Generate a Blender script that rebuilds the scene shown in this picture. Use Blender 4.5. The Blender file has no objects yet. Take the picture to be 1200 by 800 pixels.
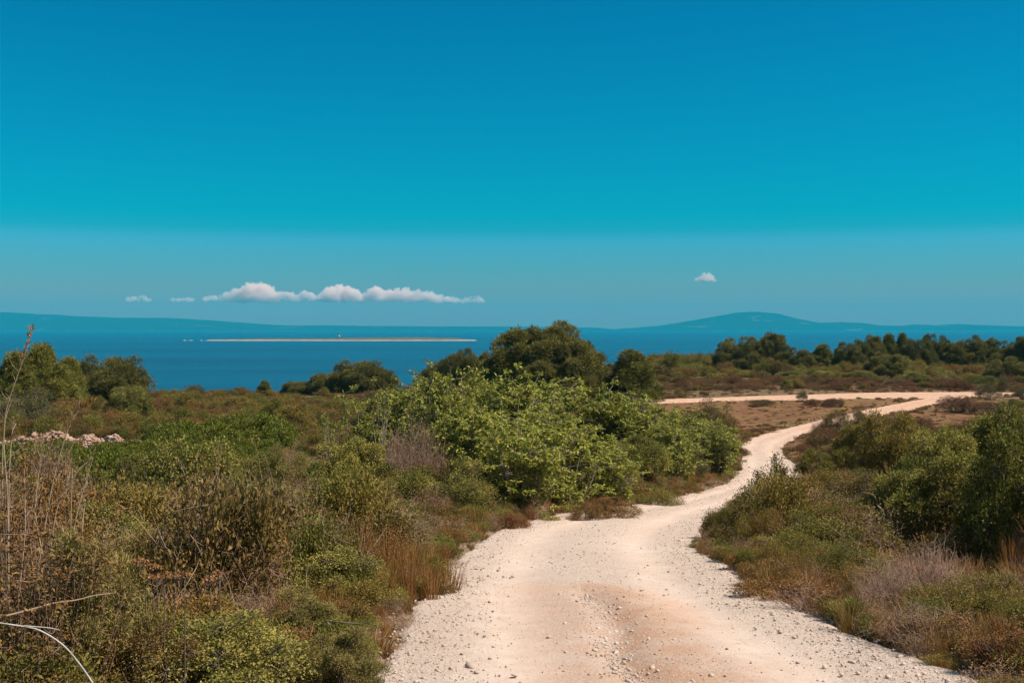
import bpy, math, random
import numpy as np
from mathutils import Vector
PI = math.pi
rng = np.random.default_rng(7)
random.seed(7)
scene = bpy.context.scene
COL = scene.collection
CAMZ = 28.0
F = 1333.3           # focal length in photo pixels (1200 wide)
HOR = 383.0          # image row of the true horizon
SUN_EL, SUN_AZ = math.radians(52), math.radians(98)   # azimuth measured from +Y towards +X

# ------------------------------------------------------------------ noise
_T = np.random.default_rng(99).random((256, 256))
def vnoise(x, y):
    x = np.asarray(x, float); y = np.asarray(y, float)
    xi = np.floor(x).astype(int); yi = np.floor(y).astype(int)
    fx = x - xi; fy = y - yi
    fx = fx*fx*(3-2*fx); fy = fy*fy*(3-2*fy)
    a = _T[xi & 255, yi & 255]; b = _T[(xi+1) & 255, yi & 255]
    c = _T[xi & 255, (yi+1) & 255]; d = _T[(xi+1) & 255, (yi+1) & 255]
    return (a*(1-fx)+b*fx)*(1-fy) + (c*(1-fx)+d*fx)*fy
def fbm(x, y, o=4):
    s = 0; a = .5
    for k in range(o):
        s = s + a*vnoise(x*2**k+17*k, y*2**k+31*k); a *= .5
    return s - .47
def sstep(a, b, x):
    t = np.clip((np.asarray(x, float)-a)/(b-a), 0, 1); return t*t*(3-2*t)

# ------------------------------------------------------------------ terrain
HY = np.array([-60, -20, 0, 6.5, 17, 30, 45, 61, 80, 95, 110, 140, 170, 200, 260, 330, 400, 600.])
HV = np.array([.9, 1.3, 1.6, 2.0, 3.2, 4.5, 6.0, 7.1, 7.3, 7.1, 6.8, 6.25, 6.2, 7.8, 14, 24, 30, 31.])
def G0(x, y):
    x = np.asarray(x, float); y = np.asarray(y, float)
    h = sum(np.interp(y+d, HY, HV) for d in (-4, -2, 0, 2, 4))/5
    t = x/np.maximum(y, 10)
    left = sstep(.02, -.12, t)
    h = h + left*2.6*sstep(80, 135, y) + left*12*sstep(140, 235, y)
    return CAMZ - h
def ray_to_ground(u, v):
    dx = (u-600)/F; dz = -(v-HOR)/F
    ys = np.concatenate([np.linspace(2, 60, 600), np.linspace(60, 400, 1400)])
    d = CAMZ + dz*ys - G0(dx*ys, ys)
    if not (d < 0).any(): return dx*999, 999.
    i = int(np.argmax(d < 0))
    y0, y1 = ys[i-1], ys[i]; a, b = d[i-1], d[i]
    y = y0 + (y1-y0)*a/(a-b)
    return dx*y, y
def project(x, y, z):
    return 600 + F*x/y, HOR - F*(z-CAMZ)/y

PAIRS = [((284, 900), (1430, 900)),
 ((374, 835), (1240, 825)),
 ((428, 792), (1138, 792)),
 ((460, 720), (1013, 745)),
 ((487, 702), (960, 715)),
 ((502, 676), (902, 690)),
 ((524, 652), (858, 662)),
 ((576, 620), (824, 640)),
 ((644, 602), (832, 617)),
 ((704, 596), (848, 602)),
 ((774, 586), (874, 591)),
 ((816, 576), (908, 580)),
 ((850, 566), (934, 571)),
 ((864, 552), (945, 558)),
 ((868, 536), (938, 546)),
 ((866, 521), (921, 535)),
 ((880, 512), (916, 524)),
 ((902, 506), (934, 512.5)),
 ((943, 496), (966, 503)),
 ((969, 490), (992, 497)),
 ((1013, 480), (1044, 485)),
 ((1054, 472), (1079, 479)),
 ((1085, 466.5), (1112, 470.5)),
 ((1105, 463), (1135, 466.5))]
BACK = [((700, 473), (700, 476)), ((780, 469.5), (780, 472.5)), ((850, 466.8), (850, 470)), ((950, 463.5), (950, 468.8)), ((1020, 461.3), (1020, 467.6)),
 ((1080, 460.8), (1080, 467.5)), ((1110, 460.6), (1110, 466.8)), ((1141, 460.8), (1141, 465.4)), ((1200, 461.6), (1200, 465)), ((1290, 463), (1290, 466.5))]
def strip_pts(pairs, n):
    L = np.array([ray_to_ground(*p[0]) for p in pairs]); R = np.array([ray_to_ground(*p[1]) for p in pairs])
    s = np.concatenate([[0], np.cumsum(np.linalg.norm(np.diff((L+R)/2, axis=0), axis=1))])
    t = np.linspace(0, s[-1], n)
    def sp(P):
        out = np.stack([np.interp(t, s, P[:, k]) for k in (0, 1)], 1)
        w = max(1, int(n/len(pairs)*.45)); ker = np.hanning(2*w+3)[1:-1]; ker /= ker.sum()
        pad = np.pad(out, ((w, w), (0, 0)), mode='edge')
        return np.stack([np.convolve(pad[:, k], ker, 'valid') for k in (0, 1)], 1)
    return sp(L), sp(R), t
RL, RR, RT = strip_pts(PAIRS, 700)
BL, BR, BT = strip_pts(BACK, 260)
def strip_dist(L, R, x, y, chunk=4000):
    """signed: <0 inside the strip, metres to its edge outside"""
    C = (L+R)/2; hw = np.linalg.norm(L-R, axis=1)/2
    T = np.gradient(C, axis=0); T /= np.linalg.norm(T, axis=1)[:, None]
    Wd = (R-L)/np.linalg.norm(R-L, axis=1)[:, None]
    perp = np.abs(Wd[:, 0]*T[:, 1]-Wd[:, 1]*T[:, 0]); hw = hw*np.maximum(perp, .3)
    C = C[::3]; hw = hw[::3]
    x = np.ravel(x); y = np.ravel(y); out = np.empty(len(x))
    for i in range(0, len(x), chunk):
        d = np.hypot(x[i:i+chunk, None]-C[None, :, 0], y[i:i+chunk, None]-C[None, :, 1]) - hw[None]
        out[i:i+chunk] = d.min(1)
    return out
def road_dist(x, y):
    x = np.ravel(x); y = np.ravel(y)
    d = np.full(len(x), 50.)
    m = (y < 140) & (np.abs(x) < 90)
    if m.any():
        d[m] = np.minimum(strip_dist(RL, RR, x[m], y[m]), strip_dist(BL, BR, x[m], y[m]))
    return d
def ground_z(x, y, d=None):
    x = np.ravel(np.asarray(x, float)); y = np.ravel(np.asarray(y, float))
    if d is None: d = road_dist(x, y)
    off = sstep(0, 2.5, d)
    near = sstep(0, 30, y)
    z = G0(x, y) + off*(fbm(x*.09, y*.09)*(.5+.9*near)*(1-.7*sstep(110, 150, y)) + fbm(x*.6, y*.6)*.22) + .06*sstep(-.1, .8, d)
    z = z - .16*sstep(.0, -.35, d)
    return z

# ------------------------------------------------------------------ mesh helpers
def mesh_np(name, V, Fc, mats, tint=None, smooth=False, attrs=None):
    V = np.asarray(V, np.float32); Fc = np.asarray(Fc, np.int32)
    me = bpy.data.meshes.new(name)
    me.vertices.add(len(V)); me.vertices.foreach_set('co', V.ravel())
    k = Fc.shape[1]
    me.loops.add(Fc.size); me.loops.foreach_set('vertex_index', Fc.ravel())
    me.polygons.add(len(Fc)); me.polygons.foreach_set('loop_start', np.arange(0, Fc.size, k, dtype=np.int32))
    me.polygons.foreach_set('loop_total', np.full(len(Fc), k, np.int32))
    if smooth: me.polygons.foreach_set('use_smooth', np.ones(len(Fc), bool))
    me.update(calc_edges=True)
    if tint is not None:
        a = me.attributes.new('tint', 'FLOAT', 'FACE'); a.data.foreach_set('value', np.asarray(tint, np.float32))
    for an, av in (attrs or {}).items():
        a = me.attributes.new(an, 'FLOAT', 'POINT'); a.data.foreach_set('value', np.asarray(av, np.float32).ravel())
    for m in (mats if isinstance(mats, (list, tuple)) else [mats]): me.materials.append(m)
    return me
def link(name, me, parent=None):
    o = bpy.data.objects.new(name, me); COL.objects.link(o)
    if parent: o.parent = parent
    return o
def tag(o, label=None, cat=None, group=None, kind=None):
    if label: o['label'] = label
    if cat: o['category'] = cat
    if group: o['group'] = group
    if kind: o['kind'] = kind
    return o
def unit(a): return a/np.maximum(np.linalg.norm(a, axis=-1, keepdims=True), 1e-9)

def tubes(lines, sides=4):
    """lines: list of (points Nx3, radii N)"""
    Vs = []; Fs = []; o = 0
    ang = np.arange(sides)*2*PI/sides
    for P, r in lines:
        P = np.asarray(P, float); r = np.asarray(r, float)
        T = unit(np.gradient(P, axis=0))
        up = np.where(np.abs(T[:, 2:3]) > .9, np.array([[1., 0, 0]]), np.array([[0, 0, 1.]]))
        A = unit(np.cross(T, up)); B = np.cross(T, A)
        ring = P[:, None] + r[:, None, None]*(np.cos(ang)[None, :, None]*A[:, None] + np.sin(ang)[None, :, None]*B[:, None])
        n = len(P); Vs.append(ring.reshape(-1, 3))
        i = np.arange(n-1)[:, None]*sides; j = np.arange(sides)[None]
        f = np.stack([i+j, i+(j+1) % sides, i+sides+(j+1) % sides, i+sides+j], -1).reshape(-1, 4)
        Fs.append(f+o); o += n*sides
        if sides == 4:
            Fs.append(np.array([[0, 1, 2, 3]])+o-sides)
    return np.concatenate(Vs), np.concatenate(Fs)
def bez(a, b, r, n=5, bend=.15, sag=0.):
    a = np.array(a, float); b = np.array(b, float); d = np.linalg.norm(b-a)
    m = (a+b)/2 + r.normal(size=3)*bend*d + np.array([0, 0, -sag*d])
    t = np.linspace(0, 1, n)[:, None]
    return (1-t)**2*a + 2*t*(1-t)*m + t*t*b

def leaves(r, base, dirs, L, W, fold=.25, upf=.5, jit=.6):
    """one rhombic leaf per base point"""
    n = len(base)
    a = unit(dirs + r.normal(size=(n, 3))*jit)
    nrm = unit(np.array([0, 0, 1.])*upf + r.normal(size=(n, 3))*.55)
    s = unit(np.cross(a, nrm)); nn = unit(np.cross(s, a))
    l = (L*r.uniform(.6, 1.25, n))[:, None]; w = (W*r.uniform(.7, 1.2, n))[:, None]
    p0 = base; p2 = base + a*l - nn*l*.12
    mid = base + a*l*.5
    p1 = mid + s*w*.5 + nn*w*fold; p3 = mid - s*w*.5 + nn*w*fold
    V = np.stack([p0, p1, p2, p3], 1).reshape(-1, 3)
    return V, np.arange(n*4).reshape(n, 4)
def clump_tips(r, cents, rads, n, upb=.35, inner=.55):
    P = []; D = []; I = []
    for ci_, (c, rd) in enumerate(zip(cents, rads)):
        k = max(3, int(n*r.uniform(.8, 1.2)))
        d = r.normal(size=(k, 3)); d[:, 2] += upb; d = unit(d)
        rr = r.uniform(inner, 1, (k, 1))**.6
        P.append(c + d*rr*rd); D.append(d); I.append(np.full(k, r.random()))
    return np.concatenate(P), np.concatenate(D), np.concatenate(I)
def dome(r, n, W, H, z0=.15, lo=.5, fall=.62, pw=2.6):
    """n clump centres spread through a dome-shaped crown"""
    out = []; k = 0
    while len(out) < n and k < 4000:
        k += 1
        a = r.uniform(0, 2*PI); q = r.uniform(0, 1)**.5; t = r.uniform(0, 1)
        rad = W/2*q; top = H*(1-fall*q**pw)
        z = z0*H + (top-z0*H)*(lo + (1-lo)*t)
        p = np.array([rad*math.cos(a), rad*math.sin(a), z])
        if all(np.linalg.norm((p-o)/np.array([W, W, H])) > .55/n**.5 for o in out) or k > 2500: out.append(p)
    return np.array(out)

def foliage_mesh(name, r, P, D, lpt, L, W, mat, spread=.05, ct=None, **kw):
    n = len(P)
    B = np.repeat(P, lpt, 0) + r.normal(size=(n*lpt, 3))*spread
    DD = np.repeat(D, lpt, 0)
    V, Fc = leaves(r, B, DD, L, W, **kw)
    t = np.repeat(r.random(n), lpt)*.6 + r.random(n*lpt)*.4
    if ct is not None: t = t*.55 + np.repeat(ct, lpt)*.45
    return mesh_np(name, V, Fc, mat, tint=t)

# ------------------------------------------------------------------ materials
def nt(m):
    m.use_nodes = True; t = m.node_tree; t.nodes.clear(); return t
def ramp(t, stops, fac=None, interp='LINEAR'):
    n = t.nodes.new('ShaderNodeValToRGB'); e = n.color_ramp.elements
    n.color_ramp.interpolation = interp
    while len(e) < len(stops): e.new(.5)
    for k, (p, c) in enumerate(stops):
        e[k].position = p; e[k].color = (*c, 1)
    if fac is not None: t.links.new(fac, n.inputs[0])
    return n.outputs[0]
def noise(t, vec, scale, detail=4, rough=.55, out='Fac'):
    n = t.nodes.new('ShaderNodeTexNoise'); n.inputs['Scale'].default_value = scale
    n.inputs['Detail'].default_value = detail; n.inputs['Roughness'].default_value = rough
    if vec is not None: t.links.new(vec, n.inputs['Vector'])
    return n.outputs[out]
def mix(t, fac, a, b, mode='MIX'):
    n = t.nodes.new('ShaderNodeMix'); n.data_type = 'RGBA'; n.blend_type = mode
    for s, v in ((0, fac), (6, a), (7, b)):
        if isinstance(v, bpy.types.NodeSocket): t.links.new(v, n.inputs[s])
        elif isinstance(v, tuple): n.inputs[s].default_value = (*v, 1)
        else: n.inputs[s].default_value = v
    return n.outputs[2]
def mth(t, op, a, b=0., c=None):
    n = t.nodes.new('ShaderNodeMath'); n.operation = op
    for s, v in enumerate((a, b) if c is None else (a, b, c)):
        if isinstance(v, bpy.types.NodeSocket): t.links.new(v, n.inputs[s])
        else: n.inputs[s].default_value = v
    return n.outputs[0]
def attr(t, name):
    n = t.nodes.new('ShaderNodeAttribute'); n.attribute_name = name; return n.outputs['Fac']
def maprange(t, v, a, b, c=0., d=1.):
    n = t.nodes.new('ShaderNodeMapRange'); t.links.new(v, n.inputs[0])
    for s, q in zip((1, 2, 3, 4), (a, b, c, d)): n.inputs[s].default_value = q
    return n.outputs[0]
def pos(t): return t.nodes.new('ShaderNodeNewGeometry').outputs['Position']

GREENUP = 1.0
def leaf_mat(name, stops, patch=None, trans=.3, rough=.65, spec=.25):
    """stops: colours along per-leaf tint; patch: second colour set mixed by plant and place"""
    m = bpy.data.materials.new(name); t = nt(m)
    ti = attr(t, 'tint')
    rnd = t.nodes.new('ShaderNodeObjectInfo').outputs['Random']
    f = mth(t, 'ADD', mth(t, 'MULTIPLY', ti, .75), mth(t, 'MULTIPLY', rnd, .25))
    c = ramp(t, stops, f)
    if patch:
        nz = noise(t, pos(t), .35, 3)
        g = maprange(t, mth(t, 'ADD', nz, mth(t, 'MULTIPLY', mth(t, 'SUBTRACT', rnd, .5), .35)), .42, .62)
        c = mix(t, g, c, mix(t, .75, c, patch))
    d = t.nodes.new('ShaderNodeBsdfPrincipled'); t.links.new(c, d.inputs['Base Color'])
    d.inputs['Roughness'].default_value = rough
    d.inputs['Specular IOR Level'].default_value = spec
    tr = t.nodes.new('ShaderNodeBsdfTranslucent')
    t.links.new(mix(t, .35, c, (.17, .16, .02)) if trans > .25 else c, tr.inputs['Color'])
    mx = t.nodes.new('ShaderNodeMixShader'); mx.inputs[0].default_value = trans
    t.links.new(d.outputs[0], mx.inputs[1]); t.links.new(tr.outputs[0], mx.inputs[2])
    o = t.nodes.new('ShaderNodeOutputMaterial'); t.links.new(mx.outputs[0], o.inputs[0])
    return m
def plain_mat(name, stops, scale=3, rough=.9, bump=.3, detail=5, bdist=.02, coord=None):
    m = bpy.data.materials.new(name); t = nt(m)
    v = coord(t) if coord else t.nodes.new('ShaderNodeTexCoord').outputs['Object']
    nz = noise(t, v, scale, detail)
    d = t.nodes.new('ShaderNodeBsdfPrincipled'); t.links.new(ramp(t, stops, nz), d.inputs['Base Color'])
    d.inputs['Roughness'].default_value = rough; d.inputs['Specular IOR Level'].default_value = .2
    if bump:
        b = t.nodes.new('ShaderNodeBump'); b.inputs['Strength'].default_value = bump; b.inputs['Distance'].default_value = bdist
        t.links.new(noise(t, v, scale*4, 6), b.inputs['Height']); t.links.new(b.outputs[0], d.inputs['Normal'])
    o = t.nodes.new('ShaderNodeOutputMaterial'); t.links.new(d.outputs[0], o.inputs[0])
    return m

M = {}
M['mastic'] = leaf_mat('mastic_leaf', [(0, (0.042, 0.045, 0.010)), (.45, (0.118, 0.115, 0.018)), (.8, (0.248, 0.214, 0.037)), (1, (0.400, 0.309, 0.058))], patch=(0.228, 0.146, 0.032))
M['bright'] = leaf_mat('bright_shrub_leaf', [(0, (0.082, 0.083, 0.016)), (.5, (0.183, 0.173, 0.033)), (1, (0.455, 0.350, 0.082))])
M['green'] = leaf_mat('ground_creeper_leaf', [(0, (0.042, 0.055, 0.006)), (.5, (0.099, 0.116, 0.011)), (1, (0.184, 0.182, 0.018))])
M['fig'] = leaf_mat('fig_leaf', [(0, (0.098, 0.114, 0.017)), (.45, (0.204, 0.217, 0.031)), (.85, (0.350, 0.339, 0.055)), (1, (0.582, 0.447, 0.079))], trans=.35)
M['juniper'] = leaf_mat('juniper_leaf', [(0, (0.076, 0.065, 0.017)), (.5, (0.204, 0.165, 0.045)), (1, (0.406, 0.298, 0.094))], trans=.22)
M['pine'] = leaf_mat('pine_needle', [(0, (0.059, 0.056, 0.013)), (.5, (0.128, 0.114, 0.022)), (1, (0.231, 0.192, 0.037))], trans=.2)
M['pinelight'] = leaf_mat('young_pine_needle', [(0, (0.078, 0.076, 0.015)), (.5, (0.150, 0.140, 0.022)), (1, (0.260, 0.229, 0.037))], trans=.2)
M['darkleaf'] = leaf_mat('dark_grey_green_leaf', [(0, (0.044, 0.043, 0.015)), (.5, (0.095, 0.088, 0.027)), (1, (0.218, 0.176, 0.056))], trans=.2)
M['heath'] = leaf_mat('heath_leaf', [(0, (0.067, 0.031, 0.014)), (.5, (0.144, 0.064, 0.025)), (1, (0.269, 0.114, 0.050))], patch=(0.110, 0.077, 0.020), trans=.15)
M['olive'] = leaf_mat('olive_brown_leaf', [(0, (0.065, 0.047, 0.012)), (.5, (0.141, 0.099, 0.023)), (1, (0.307, 0.184, 0.043))], patch=(0.235, 0.113, 0.031), trans=.2)
M['reddish'] = leaf_mat('rust_dry_leaf', [(0, (0.104, 0.045, 0.015)), (.5, (0.208, 0.086, 0.023)), (1, (0.355, 0.160, 0.045))], trans=.25)
M['rustolive'] = leaf_mat('rust_and_olive_leaf', [(0, (0.064, 0.041, 0.014)), (.4, (0.163, 0.077, 0.025)), (.7, (0.216, 0.137, 0.035)), (1, (0.347, 0.181, 0.055))], trans=.2)
M['straw'] = leaf_mat('dry_grass_blade', [(0, (0.152, 0.069, 0.018)), (.5, (0.283, 0.133, 0.038)), (1, (0.472, 0.241, 0.080))], patch=(0.152, 0.103, 0.022), trans=.25)
M['field'] = leaf_mat('field_grass_blade', [(0, (0.092, 0.045, 0.017)), (.5, (0.153, 0.079, 0.030)), (1, (0.230, 0.126, 0.048))], trans=.2)
M['twig'] = leaf_mat('grey_twig', [(0, (0.150, 0.093, 0.065)), (.5, (0.286, 0.180, 0.127)), (1, (0.491, 0.324, 0.246))], trans=.0, rough=.9)
M['umbel'] = leaf_mat('dried_umbel', [(0, (0.227, 0.098, 0.038)), (1, (0.363, 0.189, 0.076))], trans=.2)
M['yellowfl'] = leaf_mat('yellow_flower', [(0, (0.341, 0.189, 0.015)), (1, (0.454, 0.273, 0.023))], trans=.2)
M['bark'] = plain_mat('brown_bark', [(.3, (0.053, 0.038, 0.026)), (.7, (0.129, 0.098, 0.076))], 9)
M['palebark'] = plain_mat('pale_grey_bark', [(.3, (0.151, 0.110, 0.079)), (.7, (0.288, 0.220, 0.167))], 9)
M['deadwood'] = plain_mat('bleached_dead_wood', [(.3, (0.273, 0.242, 0.212)), (.7, (0.469, 0.431, 0.394))], 14)
M['drystalk'] = plain_mat('dry_stalk', [(.3, (0.182, 0.121, 0.076)), (.7, (0.318, 0.235, 0.159))], 14)
M['rock'] = plain_mat('limestone', [(.25, (0.227, 0.182, 0.151)), (.5, (0.394, 0.341, 0.295)), (.8, (0.500, 0.454, 0.409))], 5, bump=.6, bdist=.03)
M['pebble'] = plain_mat('limestone_pebble', [(.3, (0.265, 0.197, 0.162)), (.5, (0.397, 0.303, 0.246)), (.7, (0.485, 0.394, 0.338))], .9, bump=0, coord=pos)
M['wallrock'] = plain_mat('weathered_wall_limestone', [(.25, (0.142, 0.081, 0.056)), (.5, (0.275, 0.174, 0.125)), (.8, (0.417, 0.289, 0.223))], 1.2, bump=.5, bdist=.05)

# ground
def ground_mat():
    m = bpy.data.materials.new('dry_red_brown_soil'); t = nt(m); p = pos(t)
    base = ramp(t, [(.3, (0.076, 0.047, 0.026)), (.5, (0.129, 0.079, 0.044)), (.7, (0.189, 0.125, 0.076))], noise(t, p, .8, 6, .6))
    lit = ramp(t, [(.35, (0.053, 0.045, 0.017)), (.6, (0.121, 0.076, 0.034))], noise(t, p, 7, 5, .7))
    c = mix(t, .5, base, lit)
    fc = ramp(t, [(.3, (0.091, 0.042, 0.020)), (.5, (0.132, 0.063, 0.030)), (.7, (0.182, 0.095, 0.045))], noise(t, p, .9, 6, .7))
    c = mix(t, attr(t, 'field'), c, mix(t, maprange(t, noise(t, p, .35, 4), .5, .62, 0, .6), fc, (0.129, 0.098, 0.026)))
    st = maprange(t, noise(t, p, 14, 3), .62, .68)
    c = mix(t, mth(t, 'MULTIPLY', st, attr(t, 'verge')), c, (0.394, 0.318, 0.257))
    c = mix(t, mth(t, 'MULTIPLY', attr(t, 'verge'), maprange(t, noise(t, p, 2.2, 5, .7), .40, .60)), c, (0.204, 0.136, 0.091))
    d = t.nodes.new('ShaderNodeBsdfPrincipled'); t.links.new(c, d.inputs['Base Color']); d.inputs['Roughness'].default_value = .95
    d.inputs['Specular IOR Level'].default_value = .1
    b = t.nodes.new('ShaderNodeBump'); b.inputs['Strength'].default_value = .7; b.inputs['Distance'].default_value = .05
    t.links.new(noise(t, p, 9, 8, .7), b.inputs['Height']); t.links.new(b.outputs[0], d.inputs['Normal'])
    o = t.nodes.new('ShaderNodeOutputMaterial'); t.links.new(d.outputs[0], o.inputs[0]); return m
def road_mat():
    m = bpy.data.materials.new('pale_limestone_gravel'); t = nt(m); p = pos(t)
    big = noise(t, p, .55, 5, .6); fine = noise(t, p, 38, 5, .75); mid = noise(t, p, 6, 5, .65)
    c = ramp(t, [(.3, (0.401, 0.299, 0.238)), (.5, (0.443, 0.341, 0.280)), (.7, (0.477, 0.386, 0.329))], big)
    c = mix(t, .22, c, ramp(t, [(.3, (0.363, 0.250, 0.178)), (.7, (0.606, 0.515, 0.439))], mid))
    # loose gravel texture stronger off the wheel tracks
    gr = ramp(t, [(.36, (0.220, 0.155, 0.117)), (.45, (0.416, 0.318, 0.254)), (.60, (0.560, 0.469, 0.401))], fine)
    vo = t.nodes.new('ShaderNodeTexVoronoi'); vo.inputs['Scale'].default_value = 30; t.links.new(p, vo.inputs['Vector'])
    pk = t.nodes.new('ShaderNodeSeparateColor'); t.links.new(vo.outputs['Color'], pk.inputs[0])
    peb = mth(t, 'MULTIPLY', mth(t, 'GREATER_THAN', pk.outputs[0], .86), mth(t, 'LESS_THAN', vo.outputs['Distance'], .38))
    gm = mth(t, 'MULTIPLY', attr(t, 'gravel'), maprange(t, noise(t, p, 1.3, 4, .6), .32, .62, .2, .85))
    c = mix(t, gm, c, gr)
    c = mix(t, mth(t, 'MULTIPLY', peb, .55), c, ramp(t, [(.2, (0.273, 0.212, 0.174)), (.8, (0.469, 0.401, 0.348))], pk.outputs[1]))
    red = mth(t, 'MULTIPLY', attr(t, 'red'), maprange(t, noise(t, p, 2.6, 6, .65), .24, .58))
    c = mix(t, mth(t, 'MULTIPLY', red, .88), c, (0.409, 0.238, 0.151))
    d = t.nodes.new('ShaderNodeBsdfPrincipled'); t.links.new(c, d.inputs['Base Color']); d.inputs['Roughness'].default_value = .95
    d.inputs['Specular IOR Level'].default_value = .1
    b = t.nodes.new('ShaderNodeBump'); b.inputs['Strength'].default_value = .8; b.inputs['Distance'].default_value = .03
    h = mth(t, 'ADD', mth(t, 'MULTIPLY', fine, mth(t, 'ADD', attr(t, 'gravel'), .25)), mth(t, 'MULTIPLY', peb, .6))
    t.links.new(h, b.inputs['Height']); t.links.new(b.outputs[0], d.inputs['Normal'])
    o = t.nodes.new('ShaderNodeOutputMaterial'); t.links.new(d.outputs[0], o.inputs[0]); return m
def sea_mat():
    m = bpy.data.materials.new('sea_water'); t = nt(m); p = pos(t)
    mp = t.nodes.new('ShaderNodeMapping'); t.links.new(p, mp.inputs[0]); mp.inputs['Scale'].default_value = (.0012, .006, 1)
    nz = noise(t, mp.outputs[0], 1, 5, .6)
    c = ramp(t, [(.35, (.0, .037, .075)), (.6, (.0, .055, .104))], nz)
    d = t.nodes.new('ShaderNodeBsdfPrincipled'); t.links.new(c, d.inputs['Base Color'])
    d.inputs['Roughness'].default_value = .35; d.inputs['IOR'].default_value = 1.33; d.inputs['Specular IOR Level'].default_value = .2
    d.inputs['Specular Tint'].default_value = (.0, .6, .85, 1)
    b = t.nodes.new('ShaderNodeBump'); b.inputs['Strength'].default_value = 1; b.inputs['Distance'].default_value = 1.2
    mp2 = t.nodes.new('ShaderNodeMapping'); t.links.new(p, mp2.inputs[0]); mp2.inputs['Scale'].default_value = (.10, .22, 1)
    t.links.new(noise(t, mp2.outputs[0], 1, 6, .65), b.inputs['Height']); t.links.new(b.outputs[0], d.inputs['Normal'])
    o = t.nodes.new('ShaderNodeOutputMaterial'); t.links.new(d.outputs[0], o.inputs[0]); return m

# ------------------------------------------------------------------ setting
def grid_faces(ny, nx):
    i = np.arange(ny-1)[:, None]*nx; j = np.arange(nx-1)[None]
    return np.stack([i+j, i+j+1, i+nx+j+1, i+nx+j], -1).reshape(-1, 4)
def field_mask(x, y, z):
    yy = np.maximum(y, 1.); u, v = project(x, yy, z)
    wv = fbm(x*.25, y*.25)*14
    a = sstep(755, 790, u+wv*3)*sstep(466.5, 468.5, v)*sstep(536, 522, v+wv)*sstep(1300, 1280, u)*(1-sstep(935, 950, u)*sstep(504, 509, v+wv*.5))
    b = sstep(900, 910, u)*sstep(975, 955, u)*sstep(500, 508, v)*sstep(596, 584, v)
    return np.where((y > 25) & (y < 118), np.maximum(a, b), 0)
ux = np.linspace(-1, 1, 620); gx = 2 + 330*np.sinh(4.2*ux)/math.sinh(4.2)
uy = np.linspace(0, 1, 760); gy = -30 + 24*uy + 476*(np.sinh(3.6*uy)/math.sinh(3.6))
X, Y = np.meshgrid(gx, gy)
RD = road_dist(X, Y)
Zg = ground_z(X, Y, RD)
verge = sstep(1.3, .1, RD + fbm(X.ravel()*1.1, Y.ravel()*1.1)*2.0)*(1-.8*sstep(45, 70, Y.ravel()))
land = link('ground', mesh_np('ground', np.stack([X.ravel(), Y.ravel(), Zg], 1), grid_faces(760, 620), ground_mat(), smooth=True, attrs={'verge': verge, 'field': field_mask(X.ravel(), Y.ravel(), Zg)}))
tag(land, 'dry scrubland ground sloping down to the sea', 'ground', kind='structure')

GULLY = np.array([ray_to_ground(u, v) for u, v in ((684, 690), (700, 702), (713, 714), (722, 735), (720, 760), (738, 785), (756, 812), (770, 850))])
def gully_dist(x, y):
    P = GULLY; best = np.full(len(x), 99.); sgn = np.zeros(len(x))
    for a, b in zip(P[:-1], P[1:]):
        ab = b-a; t = np.clip(((x-a[0])*ab[0]+(y-a[1])*ab[1])/(ab@ab), 0, 1)
        dx = x-a[0]-t*ab[0]; dy = y-a[1]-t*ab[1]; d = np.hypot(dx, dy)
        m = d < best; best = np.where(m, d, best); sgn = np.where(m, np.sign(dx), sgn)
    return best, sgn
def road_surface(x, y, u):
    """height of the roadway; u in -1..1 across"""
    z = G0(x, y)
    z = z - .02*np.exp(-((np.abs(u)-.45)/.17)**2) + .012*np.exp(-(u/.2)**2)
    gd, sg = gully_dist(x, y)
    z = z - .055*np.exp(-(gd/.16)**2) + fbm(x*.8, y*.8)*.06 + fbm(x*4, y*4)*.022 + fbm(x*11, y*11)*.012
    return z - .16*sstep(.88, 1.0, np.abs(u)) + .0
def make_road(name, L, R, T, nu, label, lift):
    n = len(L)
    u = np.linspace(-1, 1, nu)[None, :]
    C = (L+R)/2; Hh = (R-L)/2
    nzl = fbm(T*.7, T*0+3)*.16+fbm(T*2.7, T*0+9)*.10; nzr = fbm(T*.7, T*0+33)*.16+fbm(T*2.7, T*0+49)*.10
    hw = np.linalg.norm(Hh, axis=1)
    ext = 1.05 + np.where(u < 0, nzl[:, None], nzr[:, None])*np.minimum(1.2, 1.8/hw)[:, None]
    x = C[:, 0:1] + Hh[:, 0:1]*u*ext; y = C[:, 1:2] + Hh[:, 1:2]*u*ext
    U = np.broadcast_to(u, x.shape).ravel(); x = x.ravel(); y = y.ravel()
    z = road_surface(x, y, U) + lift + (.12 if lift else 0)
    gd, sg = gully_dist(x, y)
    wob = fbm(x*1.2, y*1.2)*.9
    red = np.clip(sstep(.75, .05, np.abs(gd*1.0-.25)+wob*.5)*np.where(sg > 0, 1, .6) * sstep(3, 5, y)*sstep(15, 11, y)
        + .5*sstep(.25, .5, fbm(x*.5+9, y*.35))*1.0, 0, 1)
    if lift > .02: red = np.full(len(x), .85)
    red = np.maximum(red, .25*sstep(14, 35, y)+.95*sstep(55, 100, y))
    grav = np.clip(1 - .9*np.exp(-((np.abs(U+.25*fbm(x*.3, y*.3))-.42)/.19)**2), .15, 1)*.95
    o = link(name, mesh_np(name, np.stack([x, y, z], 1), grid_faces(n, nu), M['road'], smooth=True, attrs={'red': red, 'gravel': grav}))
    tag(o, label, 'road', kind='structure'); return o
M['road'] = road_mat()
RL2, RR2, RT2 = strip_pts(PAIRS, 1500)
make_road('dirt_road', RL2, RR2, RT2, 90, 'pale winding gravel track', 0.0)
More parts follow.
